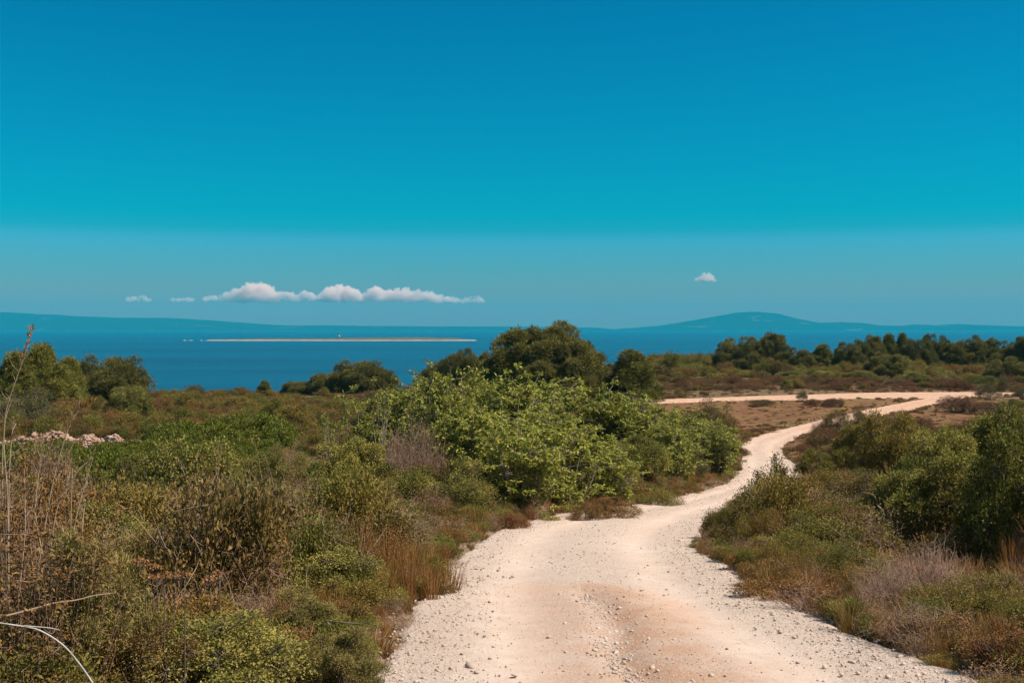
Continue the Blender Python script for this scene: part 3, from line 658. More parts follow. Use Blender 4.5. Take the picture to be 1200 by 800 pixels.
G1 = 'fig bushes massed along the left side of the track'
for row in [
 # kind, name, u, v base, w, h, label
 ('bigpine', 'pine_tree', 636, 478, 134, 93, 'largest broad-crowned pine in the middle of the view, rising above the horizon', 'tree', None),
 ('young', 'pine_tree', 738, 478, 66, 70, 'upright bushy young pine just right of the largest pine', 'tree', None),
 ('young', 'pine_tree', 698, 475, 40, 55, 'slim young pine squeezed between the largest pine and its right neighbour', 'tree', None),
 ('pine', 'pine_tree', 536, 462, 44, 50, 'small dark pine just left of the largest pine', 'tree', None),
 ('pine', 'pine_tree', 578, 474, 44, 52, 'low spreading pine under the left edge of the largest pine', 'tree', None),
 ('domepine', 'pine_tree', 421, 462, 66, 40, 'dome-shaped dark pine on the skyline between island and thicket', 'tree', None),
 ('domepine', 'pine_tree', 385, 463, 44, 26, 'lower dark pine leaning against the left of the dome-shaped skyline pine', 'tree', None),
 ('domepine', 'pine_tree', 346, 462, 34, 17, 'flat dark skyline bush pine left of the dome-shaped pine', 'tree', None),
 ('young', 'pine_tree', 310, 463, 17, 18, 'tiny pointed conifer alone on the skyline below the island', 'tree', None),
 ('domepine', 'pine_tree', 128, 484, 86, 66, 'round-topped dark pine with a gap of sea through its crown', 'tree', None),
 ('domepine', 'pine_tree', 98, 484, 40, 55, 'short dark pine touching the left of the round-topped pine', 'tree', None),
 ('young', 'pine_tree', 52, 495, 66, 84, 'tall feathery pine with a pointed top at the left skyline', 'tree', None),
 ('young', 'pine_tree', 18, 497, 60, 78, 'feathery pine cut by the left frame edge', 'tree', None),
 ('young', 'pine_tree', 80, 492, 42, 66, 'yellow-green young pine right of the tall feathery pine', 'tree', None),
 ('pine', 'pine_tree', 785, 436, 34, 14, 'low pine on the skyline just right of the bushy young pine', 'tree', None),
 ('pine', 'pine_tree', 812, 436, 36, 18, 'low rounded skyline pine left of the big dark pair', 'tree', None),
 ('pine', 'pine_tree', 866, 437, 56, 46, 'left pine of the big dark pair near the water', 'tree', None),
 ('pine', 'pine_tree', 902, 437, 44, 50, 'right pine of the big dark pair near the water', 'tree', None),
 ('pine', 'pine_tree', 936, 438, 42, 32, 'low pine filling the dip right of the big dark pair', 'tree', None),
 ('young', 'pine_tree', 964, 438, 30, 38, 'small pointed pine below the gap of open sea on the right', 'tree', None),
 ('pine', 'pine_tree', 994, 438, 38, 40, 'first pine right of the gap of open sea', 'tree', None),
 ('pine', 'pine_tree', 1018, 437, 40, 48, 'second pine right of the gap of open sea', 'tree', None),
 ('young', 'pine_tree', 1042, 435, 24, 48, 'narrow spiky pine left of centre in the right tree belt', 'tree', None),
 ('young', 'pine_tree', 1057, 435, 22, 49, 'spiky pine in the middle of three narrow tops in the tree belt', 'tree', None),
 ('pine', 'pine_tree', 1076, 437, 38, 46, 'rounded pine right of the narrow spiky tops', 'tree', None),
 ('pine', 'pine_tree', 1097, 436, 36, 49, 'tallest rounded pine in the middle of the right tree belt', 'tree', None),
 ('pine', 'pine_tree', 1124, 437, 40, 40, 'pine below the dip in the right tree belt', 'tree', None),
 ('pine', 'pine_tree', 1150, 437, 44, 46, 'broad pine right of the dip in the tree belt', 'tree', None),
 ('pine', 'pine_tree', 1178, 437, 40, 41, 'last full pine before the right frame edge', 'tree', None),
 ('pine', 'pine_tree', 1206, 438, 40, 48, 'pine cut by the right frame edge', 'tree', None),
 # right tree belt understorey
 ('pine', 'pine_tree', 1040, 443, 46, 32, 'stocky pine standing in front of the spiky tops', 'tree', None),
 ('pine', 'pine_tree', 1180, 448, 50, 34, 'low bushy pine in front of the last pines at right', 'tree', None),
 ('bright', 'mastic_shrub', 1010, 447, 34, 14, 'green bush at the foot of the first belt pines', 'shrub', 'green bushes along the foot of the tree belt'),
 ('bright', 'mastic_shrub', 1070, 447, 36, 15, 'green bush below the narrow spiky pines', 'shrub', 'green bushes along the foot of the tree belt'),
 ('mastic', 'mastic_shrub', 1110, 449, 40, 13, 'darker green bush below the tallest rounded belt pine', 'shrub', 'green bushes along the foot of the tree belt'),
 ('mastic', 'mastic_shrub', 1150, 452, 40, 14, 'green bush in front of the broad belt pine', 'shrub', 'green bushes along the foot of the tree belt'),
 ('bright', 'mastic_shrub', 925, 446, 34, 11, 'green bush below the right pine of the dark pair', 'shrub', 'green bushes along the foot of the tree belt'),
 ('bright', 'mastic_shrub', 965, 447, 30, 12, 'green bush under the small pointed pine', 'shrub', 'green bushes along the foot of the tree belt'),
 ('bright', 'mastic_shrub', 840, 446, 30, 10, 'green bush left of the foot of the dark pair', 'shrub', 'green bushes along the foot of the tree belt'),
 ('mastic', 'mastic_shrub', 802, 449, 30, 10, 'green bush in the brown heath beside the bushy young pine', 'shrub', 'green bushes along the foot of the tree belt'),
 # heath between belt and cross track
 ('bright', 'mastic_shrub', 923, 458, 14, 12, 'small green bush on the heath above the cross track, left', 'shrub', 'small bushes on the heath'),
 ('mastic', 'mastic_shrub', 1012, 458, 9, 8, 'tiny dark bush on the heath above the middle of the cross track', 'shrub', 'small bushes on the heath'),
 ('mastic', 'mastic_shrub', 1082, 453, 22, 12, 'round bush on the heath above the track junction', 'shrub', 'small bushes on the heath'),
 ('bright', 'mastic_shrub', 1103, 452, 16, 10, 'yellowish bush right of the round heath bush', 'shrub', 'small bushes on the heath'),
 ('dark', 'mastic_shrub', 1177, 460, 15, 18, 'upright dark bush on the heath near the right frame edge', 'shrub', 'small bushes on the heath'),
 ('dark', 'mastic_shrub', 939, 474, 15, 14, 'single dark green bush between the cross track and the dry field', 'shrub', None),
 ('heath', 'heath_shrub', 893, 477, 30, 8, 'flat brown mound in the dry field left of the single dark bush', 'shrub', None),
 ('heath', 'heath_shrub', 953, 478, 24, 7, 'flat brown mound touching the single dark bush', 'shrub', None),
 ('heath', 'heath_shrub', 977, 479, 24, 10, 'brown pointed mound in the dry field right of the single dark bush', 'shrub', None),
 ('dark', 'mastic_shrub', 1158, 473, 30, 20, 'round dark green bush where the cross track passes out right', 'shrub', None),
 ('dark', 'mastic_shrub', 1200, 471, 20, 15, 'dark bush at the right frame edge beside the cross track', 'shrub', None),
 ('heath', 'heath_shrub', 1122, 487, 54, 20, 'wide brown heath mound below the track junction', 'shrub', None),
 ('heath', 'heath_shrub', 1160, 490, 46, 16, 'brown heath mound under the round dark roadside bush', 'shrub', None),
 ('mastic', 'mastic_shrub', 1190, 490, 34, 18, 'greenish bush right of the wide brown heath mound', 'shrub', None),
 # right of the bend
 ('broom', 'broom_bush', 980, 516, 34, 34, 'dark wispy bush at the inner right side of the bend', 'shrub', None),
 ('broom', 'broom_bush', 1012, 516, 40, 36, 'dark wispy bush with thin shoots right of the bend', 'shrub', None),
 ('broom', 'broom_bush', 1046, 522, 48, 34, 'dark wispy bush right of the shoots, before the yellow field', 'shrub', None),
 ('heath', 'heath_shrub', 990, 540, 50, 22, 'brown scrub mound beneath the dark wispy bushes', 'shrub', None),
 ('umbrella', 'small_tree', 956, 578, 42, 50, 'small umbrella-shaped shrub with bare brown stem beside the track', 'shrub', None),
 ('mastic', 'mastic_shrub', 1003, 572, 66, 70, 'leafy green bush directly right of the small umbrella-shaped shrub', 'shrub', None),
 ('mastic', 'mastic_shrub', 1050, 580, 80, 88, 'tall dull green bush in the middle of the right thicket', 'shrub', None),
 ('bright', 'mastic_shrub', 1102, 598, 100, 92, 'yellow-green bush with bright clumps in the right thicket', 'shrub', None),
 ('mastic', 'mastic_shrub', 1080, 560, 60, 64, 'green bush behind the yellow-green bush of the right thicket', 'shrub', None),
 ('bright', 'mastic_shrub', 1180, 590, 110, 110, 'tallest bright green bush at the right frame edge', 'shrub', None),
 ('bright', 'mastic_shrub', 1140, 560, 70, 56, 'bright bush half hidden behind the tallest right bush', 'shrub', None),
 ('mastic', 'mastic_shrub', 1120, 660, 150, 120, 'big dark-bottomed bush overhanging the grassy verge at right', 'shrub', None),
 ('bright', 'mastic_shrub', 1060, 640, 90, 76, 'bright leafy bush left of the big dark-bottomed bush', 'shrub', None),
 ('mastic', 'mastic_shrub', 1205, 675, 130, 165, 'dark bush at the right frame edge behind the rust-coloured plant', 'shrub', None),
 ('olive', 'scrub_bush', 1010, 610, 90, 50, 'olive-brown scrub between the small umbrella shrub and right thicket', 'shrub', None),
 # roadside point of scrub on the right
 ('low', 'low_shrub', 858, 632, 44, 42, 'low green shrub at the very tip of the right verge', 'shrub', None),
 ('low', 'low_shrub', 895, 622, 56, 48, 'low green shrub behind the tip of the right verge', 'shrub', None),
 ('low', 'low_shrub', 898, 650, 70, 50, 'low leafy shrub in the front of the right verge point', 'shrub', None),
 ('low', 'low_shrub', 940, 612, 76, 44, 'low shrub with pale dead twigs behind the leafless shoots', 'shrub', None),
 ('low', 'low_shrub', 922, 676, 74, 52, 'dark low shrub overhanging the gravel edge on the right', 'shrub', None),
 ('low', 'low_shrub', 965, 652, 96, 56, 'wide low shrub in the middle of the right verge', 'shrub', None),
 ('olive', 'scrub_bush', 1010, 656, 90, 56, 'olive-brown scrub left of the big dark-bottomed bush', 'shrub', None),
 ('low', 'low_shrub', 985, 684, 90, 44, 'low shrub above the tall verge grass', 'shrub', None),
 ('bare', 'dry_brushwood', 1042, 718, 80, 62, 'mauve leafless brushwood in the grassy right verge', 'shrub', None),
 ('bare', 'dry_brushwood', 1094, 712, 90, 76, 'larger mauve leafless brushwood beside the dark-bottomed bush', 'shrub', None),
 ('brush', 'dry_brushwood', 1080, 758, 110, 60, 'half-leafy brushwood at the gravel edge near the lower right', 'shrub', None),
 ('low', 'low_shrub', 1150, 740, 110, 60, 'low olive shrub left of the rust-coloured plant', 'shrub', None),
 ('rust', 'rust_plant', 1186, 790, 90, 58, 'rust-orange bushy plant in the lower right corner', 'plant', None),
 ('low', 'low_shrub', 1190, 815, 90, 34, 'dark low tuft at the bottom right corner in front of the rust plant', 'shrub', None),
 # thicket left of the track
 ('figthin', 'fig_tree', 384, 548, 26, 66, 'leftmost thin fig stem with a tuft of pale leaves', 'fig tree', G1),
 ('figthin', 'fig_tree', 412, 550, 40, 98, 'thin white-stemmed fig second from the left of the thicket', 'fig tree', G1),
 ('figthin', 'fig_tree', 446, 560, 46, 108, 'thin white-stemmed fig with bright star-like leaves', 'fig tree', G1),
 ('figthin', 'fig_tree', 478, 566, 56, 118, 'tall thin fig behind the brown leafless bush', 'fig tree', G1),
 ('fig', 'fig_tree', 452, 556, 76, 92, 'low leafy fig between the thin white-stemmed figs', 'fig tree', G1),
 ('fig', 'fig_tree', 520, 570, 84, 122, 'tall leafy fig at the left shoulder of the thicket', 'fig tree', G1),
 ('fig', 'fig_tree', 488, 556, 70, 108, 'leafy fig behind the tall thin fig at the left of the thicket', 'fig tree', G1),
 ('fig', 'fig_tree', 546, 556, 90, 116, 'fig at the top left shoulder of the thicket below the small dark pine', 'fig tree', G1),
 ('fig', 'fig_tree', 632, 548, 100, 98, 'fig at the back of the thicket under the largest pine', 'fig tree', G1),
 ('figthin', 'fig_tree', 578, 560, 36, 124, 'tallest single fig shoot sticking up before the largest pine', 'fig tree', G1),
 ('fig', 'fig_tree', 558, 592, 96, 110, 'leafy fig low at the left front of the thicket', 'fig tree', G1),
 ('fig', 'fig_tree', 606, 606, 100, 116, 'dense fig in the front centre of the thicket', 'fig tree', G1),
 ('fig', 'fig_tree', 602, 572, 110, 116, 'fig behind the front centre fig, top in front of the largest pine', 'fig tree', G1),
 ('fig', 'fig_tree', 655, 598, 100, 110, 'dense fig beside the track where its edge begins to curve', 'fig tree', G1),
 ('fig', 'fig_tree', 660, 566, 110, 108, 'broad fig directly below the right half of the largest pine', 'fig tree', G1),
 ('fig', 'fig_tree', 706, 592, 80, 80, 'low fig near the track edge right of the front centre', 'fig tree', G1),
 ('fig', 'fig_tree', 712, 566, 90, 102, 'fig directly below the bushy young pine', 'fig tree', G1),
 ('bright', 'mastic_shrub', 752, 578, 70, 60, 'yellow-green leafy bush beside the track in the thicket', 'shrub', None),
 ('fig', 'fig_tree', 752, 566, 84, 94, 'wide fig right of the one below the young pine', 'fig tree', G1),
 ('fig', 'fig_tree', 790, 572, 70, 78, 'fig low on the right side of the thicket beside the gravel', 'fig tree', G1),
 ('dark', 'mastic_shrub', 745, 552, 60, 90, 'tall grey-green bush within the thicket right of the figs', 'shrub', None),
 ('dark', 'mastic_shrub', 775, 560, 56, 72, 'grey-green bush in front of the tall grey-green one', 'shrub', None),
 ('fig', 'fig_tree', 788, 548, 50, 68, 'bright small fig on the right slope of the thicket', 'fig tree', G1),
 ('dark', 'mastic_shrub', 812, 568, 40, 46, 'brownish dark bush low at the right end of the thicket', 'shrub', None),
 ('fig', 'fig_tree', 838, 560, 58, 66, 'last fig at the right end of the thicket, leaning over the bend', 'fig tree', G1),
 ('fig', 'fig_tree', 816, 550, 60, 66, 'fig between the brownish dark bush and wispy bush', 'fig tree', G1),
 ('broom', 'broom_bush', 838, 530, 56, 58, 'dark wispy bush behind the right end of the thicket', 'shrub', None),
 ('brush', 'dry_brushwood', 490, 596, 66, 96, 'brown half-dead bush standing in the thicket at left', 'shrub', None),
 ('brush', 'dry_brushwood', 466, 590, 50, 80, 'grey-twigged bush left of the brown half-dead bush', 'shrub', None),
 ('yellow', 'scrub_bush', 540, 610, 80, 66, 'yellow-olive bush below the left shoulder of the thicket', 'shrub', None),
 ('olive', 'scrub_bush', 720, 606, 60, 36, 'olive scrub on the track edge below the thicket', 'shrub', None),
 ('olive', 'scrub_bush', 690, 608, 44, 30, 'small olive scrub at the gravel edge, front of the thicket', 'shrub', None),
 ('low', 'low_shrub', 770, 590, 60, 28, 'low shrub trailing onto the gravel right of the olive scrub', 'shrub', None),
 ('rust', 'rust_plant', 600, 618, 40, 26, 'rusty dry plant at the gravel edge below the fig thicket', 'plant', None),
 # left middle distance
 ('bright', 'mastic_shrub', 150, 497, 58, 42, 'bright clumpy bush below the round-topped pine', 'shrub', None),
 ('mastic', 'mastic_shrub', 103, 505, 24, 16, 'small round dark bush above the tumbled stone wall', 'shrub', None),
 ('dark', 'mastic_shrub', 28, 508, 90, 50, 'dark shaded scrub below the feathery pines at left', 'shrub', None),
 ('olive', 'scrub_bush', 80, 500, 50, 30, 'olive scrub between the feathery pines and small round bush', 'shrub', None),
 ('broom', 'broom_bush', 185, 470, 20, 12, 'reddish-brown little bush on the left skyline right of the pine', 'shrub', None),
 ('mastic', 'mastic_shrub', 212, 482, 40, 22, 'green bush on the slope below the left skyline', 'shrub', None),
 ('dark', 'mastic_shrub', 226, 466, 32, 15, 'flat dark bush on the skyline below the left tip of the island', 'shrub', None),
 ('dark', 'mastic_shrub', 272, 466, 16, 10, 'small dark bush on the skyline below the lighthouse', 'shrub', None),
 ('mastic', 'mastic_shrub', 282, 488, 44, 22, 'green bush on the slope below the small skyline bush', 'shrub', None),
 ('mastic', 'mastic_shrub', 345, 512, 50, 42, 'rounded dark green bush on the slope left of the white-stemmed figs', 'shrub', None),
 ('heath', 'heath_shrub', 326, 514, 22, 18, 'dark brown bush touching the rounded slope bush', 'shrub', None),
 ('mastic', 'mastic_shrub', 238, 500, 50, 22, 'green bush behind the bright green creeper', 'shrub', None),
 ('bright', 'mastic_shrub', 300, 508, 44, 20, 'yellowish bush between the creeper and the rounded slope bush', 'shrub', None),
 ('olive', 'scrub_bush', 430, 474, 50, 16, 'olive bush below the dome-shaped skyline pine', 'shrub', None),
 ('bright', 'mastic_shrub', 475, 472, 44, 16, 'green bush between the dome-shaped pine and the thicket', 'shrub', None),
 ('dark', 'mastic_shrub', 500, 464, 34, 22, 'dark skyline bush left of the small dark pine', 'shrub', None),
 ('domepine', 'pine_tree', 448, 462, 36, 30, 'dark pine leaning against the right of the dome-shaped skyline pine', 'tree', None),
 ('pine', 'pine_tree', 512, 460, 40, 34, 'dark pine filling the skyline between the dome-shaped and the small dark pine', 'tree', None),
 ('pine', 'pine_tree', 556, 470, 50, 56, 'dark pine joined to the left flank of the largest pine', 'tree', None),
 ('dark', 'mastic_shrub', 478, 461, 24, 12, 'low dark skyline bush right of the dome-shaped pine', 'shrub', None),
 ('broom', 'broom_bush', 590, 474, 44, 30, 'wispy bush in front of the low spreading pine', 'shrub', None),
 # left foreground
 ('bright', 'mastic_shrub', 225, 632, 150, 118, 'large bush with bright upper clumps and a dark hollow, left foreground', 'shrub', None),
 ('mastic', 'mastic_shrub', 172, 620, 90, 84, 'darker bush joined to the left of the large bright-topped bush', 'shrub', None),
 ('bright', 'mastic_shrub', 408, 596, 104, 72, 'yellow-topped bush at the left foot of the white-stemmed figs', 'shrub', None),
 ('mastic', 'mastic_shrub', 310, 596, 70, 54, 'dull green bush between the two yellow-topped bushes', 'shrub', None),
 ('broom', 'broom_bush', 338, 624, 62, 58, 'dark rounded broom bush among grey twigs', 'shrub', None),
 ('yellow', 'scrub_bush', 270, 606, 60, 50, 'small yellow-leaved bush behind the grey twigs', 'shrub', None),
 ('bare', 'dry_brushwood', 262, 664, 120, 92, 'grey leafless brushwood below the large bright-topped bush', 'shrub', None),
 ('brush', 'dry_brushwood', 384, 662, 130, 80, 'wide mauve-grey brushwood below the yellow-topped bush', 'shrub', None),
 ('brush', 'dry_brushwood', 446, 650, 100, 70, 'grey brushwood at the left edge of the track bend', 'shrub', None),
 ('olive', 'scrub_bush', 300, 702, 110, 84, 'dark olive bush left of centre in the foreground scrub', 'shrub', None),
 ('yellow', 'scrub_bush', 378, 712, 140, 66, 'green leafy bush in the middle of the left foreground', 'shrub', None),
 ('olive', 'scrub_bush', 206, 700, 110, 86, 'dark twiggy olive bush left of the orange flower heads', 'shrub', None),
 ('yellow', 'scrub_bush', 110, 690, 130, 96, 'yellow-leaved bush behind the feathery juniper', 'shrub', None),
 ('olive', 'scrub_bush', 36, 690, 130, 120, 'brown and olive bush among the tall dry stalks', 'shrub', None),
 ('juniper', 'juniper_bush', 100, 848, 150, 214, 'feathery pale green juniper crossed by a bent dead branch', 'shrub', None),
 ('juniper', 'juniper_bush', 362, 756, 76, 62, 'small juniper in the left foreground beside pale dead wood', 'shrub', None),
 ('juniper', 'juniper_bush', 400, 815, 96, 88, 'pale juniper at the bottom near the left gravel edge', 'shrub', None),
 ('juniper', 'juniper_bush', 344, 818, 80, 72, 'juniper at the bottom left of the pale roadside juniper', 'shrub', None),
 ('yellow', 'scrub_bush', 40, 858, 230, 150, 'yellow-speckled bush filling the bottom left corner', 'shrub', None),
 ('yellow', 'scrub_bush', 250, 836, 210, 110, 'small-leaved yellowish bush at the bottom, between the junipers', 'shrub', None),
 ('olive', 'scrub_bush', 170, 850, 150, 110, 'shadowy olive bush at the bottom behind the bent dead branch', 'shrub', None),
 ('herb', 'dry_herb_bush', 34, 872, 190, 262, 'tall rusty-brown dry herbs around the base of the dry stalks', 'shrub', None),
 ('herb', 'dry_herb_bush', 66, 800, 80, 190, 'brown dry herb clump between the stalks and the feathery juniper', 'shrub', None),
 ('herb', 'dry_herb_bush', 12, 800, 120, 250, 'brown dry herb clump cut by the left frame edge', 'shrub', None),
 ('rust', 'rust_plant', 398, 738, 46, 32, 'rusty dry plant behind the pale dead wood', 'plant', None),
 ('low', 'low_shrub', 440, 716, 46, 22, 'low shrub overhanging the gravel at the left track edge', 'shrub', None),
]:
    plant(*row[:7], cat=row[7], group=row[8])

# ------------------------------------------------------------------ single dead branches and stalks
def wood(name, lines, mat, label, cat, sides=6):
    V, Fc = tubes(lines, sides); org = V[0].copy()
    o = link(name, mesh_np(name, V-org, Fc, M[mat], smooth=True)); o.location = org; tag(o, label, cat); return o
def at(u, v, y): return np.array([(u-600)/F*y, y, CAMZ-(v-HOR)/F*y])
def poly(pts, y0, y1, n=30):
    P = np.array([at(u, v, y0+(y1-y0)*k/(len(pts)-1)) for k, (u, v) in enumerate(pts)])
    s = np.linspace(0, len(P)-1, n); return np.stack([np.interp(s, range(len(P)), P[:, k]) for k in range(3)], 1)
def smooth3(P, k=3):
    for _ in range(k): P[1:-1] = (P[:-2]+2*P[1:-1]+P[2:])/4
    return P
wood('dead_branch', [(smooth3(poly([(-30, 725), (10, 731), (45, 736), (75, 755), (95, 780), (112, 805), (120, 850)], 4.7, 5.1)), np.linspace(.0028, .006, 30)),
    (smooth3(poly([(28, 733), (60, 735), (70, 738)], 4.76, 4.8, 8)), np.linspace(.003, .0015, 8))], 'deadwood', 'bleached bent dead branch arching through the bottom left corner', 'branch')
wood('dead_branch', [(smooth3(poly([(-30, 732), (0, 723), (40, 713), (62, 706), (90, 703), (110, 697), (136, 694)], 5.0, 5.5)), np.linspace(.006, .002, 30))], 'drystalk', 'thin brown dead branch rising right above the bleached one', 'branch')
x, y = ray_to_ground(388, 770)
b0 = at(375, 735, y)
rr = np.random.default_rng(5)
wood('dead_branch', [(smooth3(poly(p_, y, y-.2, 14)), np.linspace(.007, .0025, 14)) for p_ in ([(376, 762), (378, 745), (383, 728)], [(366, 742), (372, 734), (383, 727)], [(383, 727), (389, 738), (393, 750)], [(383, 727), (400, 729), (425, 731), (438, 727)], [(376, 745), (384, 741), (396, 745)])], 'palebark', 'pale forked dead wood in front of the rusty plant, left foreground', 'branch')
wood('dead_branch', [(smooth3(poly(p_, 14., 13.7, 14)), np.linspace(.012, .004, 14)) for p_ in ([(1060, 640), (1050, 612), (1036, 602)], [(1050, 612), (1041, 616), (1037, 622)], [(1046, 606), (1040, 600), (1026, 604)], [(1036, 602), (1033, 596), (1028, 592)])], 'deadwood', 'bleached claw-like dead branch on the shaded right bush', 'branch')
y = ray_to_ground(930, 640)[1]
wood('dead_branch', [(smooth3(poly(p_, y, y-.5, 14)), np.linspace(.012, .005, 14)) for p_ in ([(895, 612), (893, 600), (890, 592)], [(905, 606), (912, 599), (930, 599)], [(918, 618), (922, 607), (930, 599)], [(900, 640), (893, 622), (893, 600)])], 'palebark', 'thin pale dead sticks lying over the low shrubs of the right verge', 'branch')
y = ray_to_ground(1015, 640)[1]
wood('dead_branch', [(smooth3(poly([(985, 612), (1000, 582), (1012, 576), (1025, 580), (1032, 600)], y, y-.3)), np.linspace(.009, .005, 30))], 'drystalk', 'arched brown dead stem over the scrub right of the umbrella shrub', 'branch')
# tall dry stalks at the left
st = [([(10, 660), (9, 580), (4, 520), (6, 490), (14, 468)], 6.2, 'tallest grey stalk of the dry stems at the left frame edge'),
      ([(5, 690), (2, 540), (6, 480), (26, 425), (37, 387)], 6.6, 'dry stalk with a feathery seed head rising above the horizon'),
      ([(42, 680), (62, 560), (80, 500), (92, 480), (108, 471)], 6.4, 'arching dry stalk bending right above the stone wall'),
      ([(52, 700), (66, 590), (92, 550), (109, 536)], 6.0, 'slanting dry stalk right of the arching one'),
      ([(10, 560), (14, 505), (19, 496)], 6.3, 'short forked grey stalk near the left frame edge'),
      ([(82, 680), (83, 600), (85, 548)], 6.1, 'straight pale stalk standing on its own below the stone wall'),
      ([(80, 660), (90, 600), (109, 536)], 5.8, 'slender leaning stalk right of the straight pale one'),
      ([(95, 640), (98, 600), (100, 585)], 5.9, 'stubby broken pale stalk above the yellow-leaved bush'),
      ([(60, 700), (40, 600), (48, 530)], 5.7, 'brown stalk among the reddish stems at left'),
      ([(20, 720), (30, 620), (28, 540)], 5.6, 'brown stalk with ragged dry leaves at left'),
      ([(110, 680), (122, 640), (130, 605)], 5.9, 'short leaning brown stalk nearest the large bright bush')]
for k, (pts, y, lab) in enumerate(st):
    # run the stem down to the ground
    gz = float(ground_z([(pts[0][0]-600)/F*y], [y])[0]); vb = HOR-(gz-CAMZ)*F/y
    P = smooth3(poly([(pts[0][0], vb+4)]+pts, y, y+.15, 26), 2)
    r = np.random.default_rng(60+k)
    ls = [(P, np.linspace(.0055, .002, 26))]
    for i in r.integers(6, 25, 9):
        ls.append((bez(P[i], P[i]+np.array([r.normal()*.03, r.normal()*.03, .05+r.random()*.05]), r, 4, .2), np.linspace(.002, .0008, 4)))
    root = bpy.data.objects.new('dry_stalk', None); COL.objects.link(root); root.location = P[0]
    tag(root, lab, 'dry stalk', 'tall dry stalks at the left frame edge')
    V, Fc = tubes([(a-P[0], b_) for a, b_ in ls], 5); link('stem', mesh_np('stem', V, Fc, M['drystalk'], smooth=True), root)
    top = P[-5:]-P[0]
    B = top[r.integers(5, size=90)]+r.normal(size=(90, 3))*.006; V, Fc = leaves(r, B, np.tile([[.1, 0, 1.]], (90, 1)), .035, .006, jit=.35)
    if k in (1, 2, 9): link('seed_head', mesh_np('seed_head', V, Fc, M['straw'], tint=r.random(90)), root)
# leafy shoots at the tip of the right verge
for k, (u, vb, vt, lab) in enumerate(((906, 612, 538, 'tallest leafy shoot standing against the pale track'), (886, 606, 560, 'dark leafy shoot left of the tallest one'), (912, 606, 556, 'dense dark shoot touching the tallest one'), (930, 606, 562, 'bare thin shoot right of the dense dark shoot'), (937, 602, 560, 'thinnest bare shoot furthest right of the group'), (872, 618, 575, 'short twiggy shoot leftmost of the group'))):
    x, y = ray_to_ground(u, vb+14); z = float(ground_z([x], [y])[0]); r = np.random.default_rng(80+k)
    Ht = (CAMZ-(vt-HOR)/F*y)-z
    P = bez((0, 0, -.05), (r.normal()*.06, 0, Ht), r, 14, .03)
    root = bpy.data.objects.new('leafy_shoot', None); COL.objects.link(root); root.location = (x, y, z); tag(root, lab, 'plant', 'upright shoots at the tip of the right verge')
    ls = [(P, np.linspace(.010, .004, 14))]
    tips = []
    for i in r.integers(5, 14, 16):
        e = P[i]+np.array([r.normal()*.06, r.normal()*.06, .12]); ls.append((bez(P[i], e, r, 4, .15), np.linspace(.005, .002, 4))); tips.append(e)
        if k in (0, 1, 2): tips += [P[i]*.7+e*.3, P[i]*.4+e*.6]
    V, Fc = tubes(ls, 5); link('stem', mesh_np('stem', V, Fc, M['bark'], smooth=True), root)
    n = (190, 240, 320, 14, 10, 40)[k]; tp = np.array(tips+[P[-1], P[-2]]); B = tp[r.integers(len(tp), size=n*4)]+r.normal(size=(n*4, 3))*.04
    V, Fc = leaves(r, B, unit(r.normal(size=(n*4, 3))+np.array([0, 0, .8])), .045, .02); link('foliage', mesh_np('foliage', V, Fc, M['darkleaf'], tint=r.random(n*4)), root)
# orange dried umbels
r = np.random.default_rng(90)
for k in range(9):
    u = (163, 172, 178, 183, 193, 206, 216, 246, 257)[k]; v = (665, 674, 669, 678, 676, 679, 683, 684, 680)[k]
    y = 5.5+.8*r.random(); v += r.normal()*4; x = (u-600)/F*y; z = float(ground_z([x], [y])[0]); zt = CAMZ-(v-HOR)/F*y
    root = bpy.data.objects.new('dried_umbel', None); COL.objects.link(root); root.location = (x, y, z)
    tag(root, 'dried orange flower head on a thin stem, ' + ('leftmost', 'second from the left', 'third from the left', 'fourth from the left', 'middle one', 'fourth from the right', 'third from the right', 'second from the right', 'rightmost')[k] + ' of the nine', 'flower', 'orange dried flower heads in the left foreground')
    Hh = zt-z; ls = [(bez((0, 0, 0), (0, 0, Hh), r, 8, .02), np.linspace(.004, .0025, 8))]
    tp = []
    for j in range(16):
        a = r.uniform(0, 2*PI); q = r.uniform(.1, 1)*.045; e = np.array([q*math.cos(a), q*math.sin(a), Hh+.03-q*.3]); tp.append(e); ls.append((bez((0, 0, Hh-.02), e, r, 3, .05), np.linspace(.002, .001, 3)))
    V, Fc = tubes(ls, 4); link('stem', mesh_np('stem', V, Fc, M['bark']), root)
    B = np.repeat(np.array(tp), 7, 0)+r.normal(size=(112, 3))*.004; V, Fc = leaves(r, B, unit(r.normal(size=(112, 3))+np.array([0, 0, 1])), .014, .010); link('flower_head', mesh_np('flower_head', V, Fc, M['umbel'], tint=r.random(112)), root)

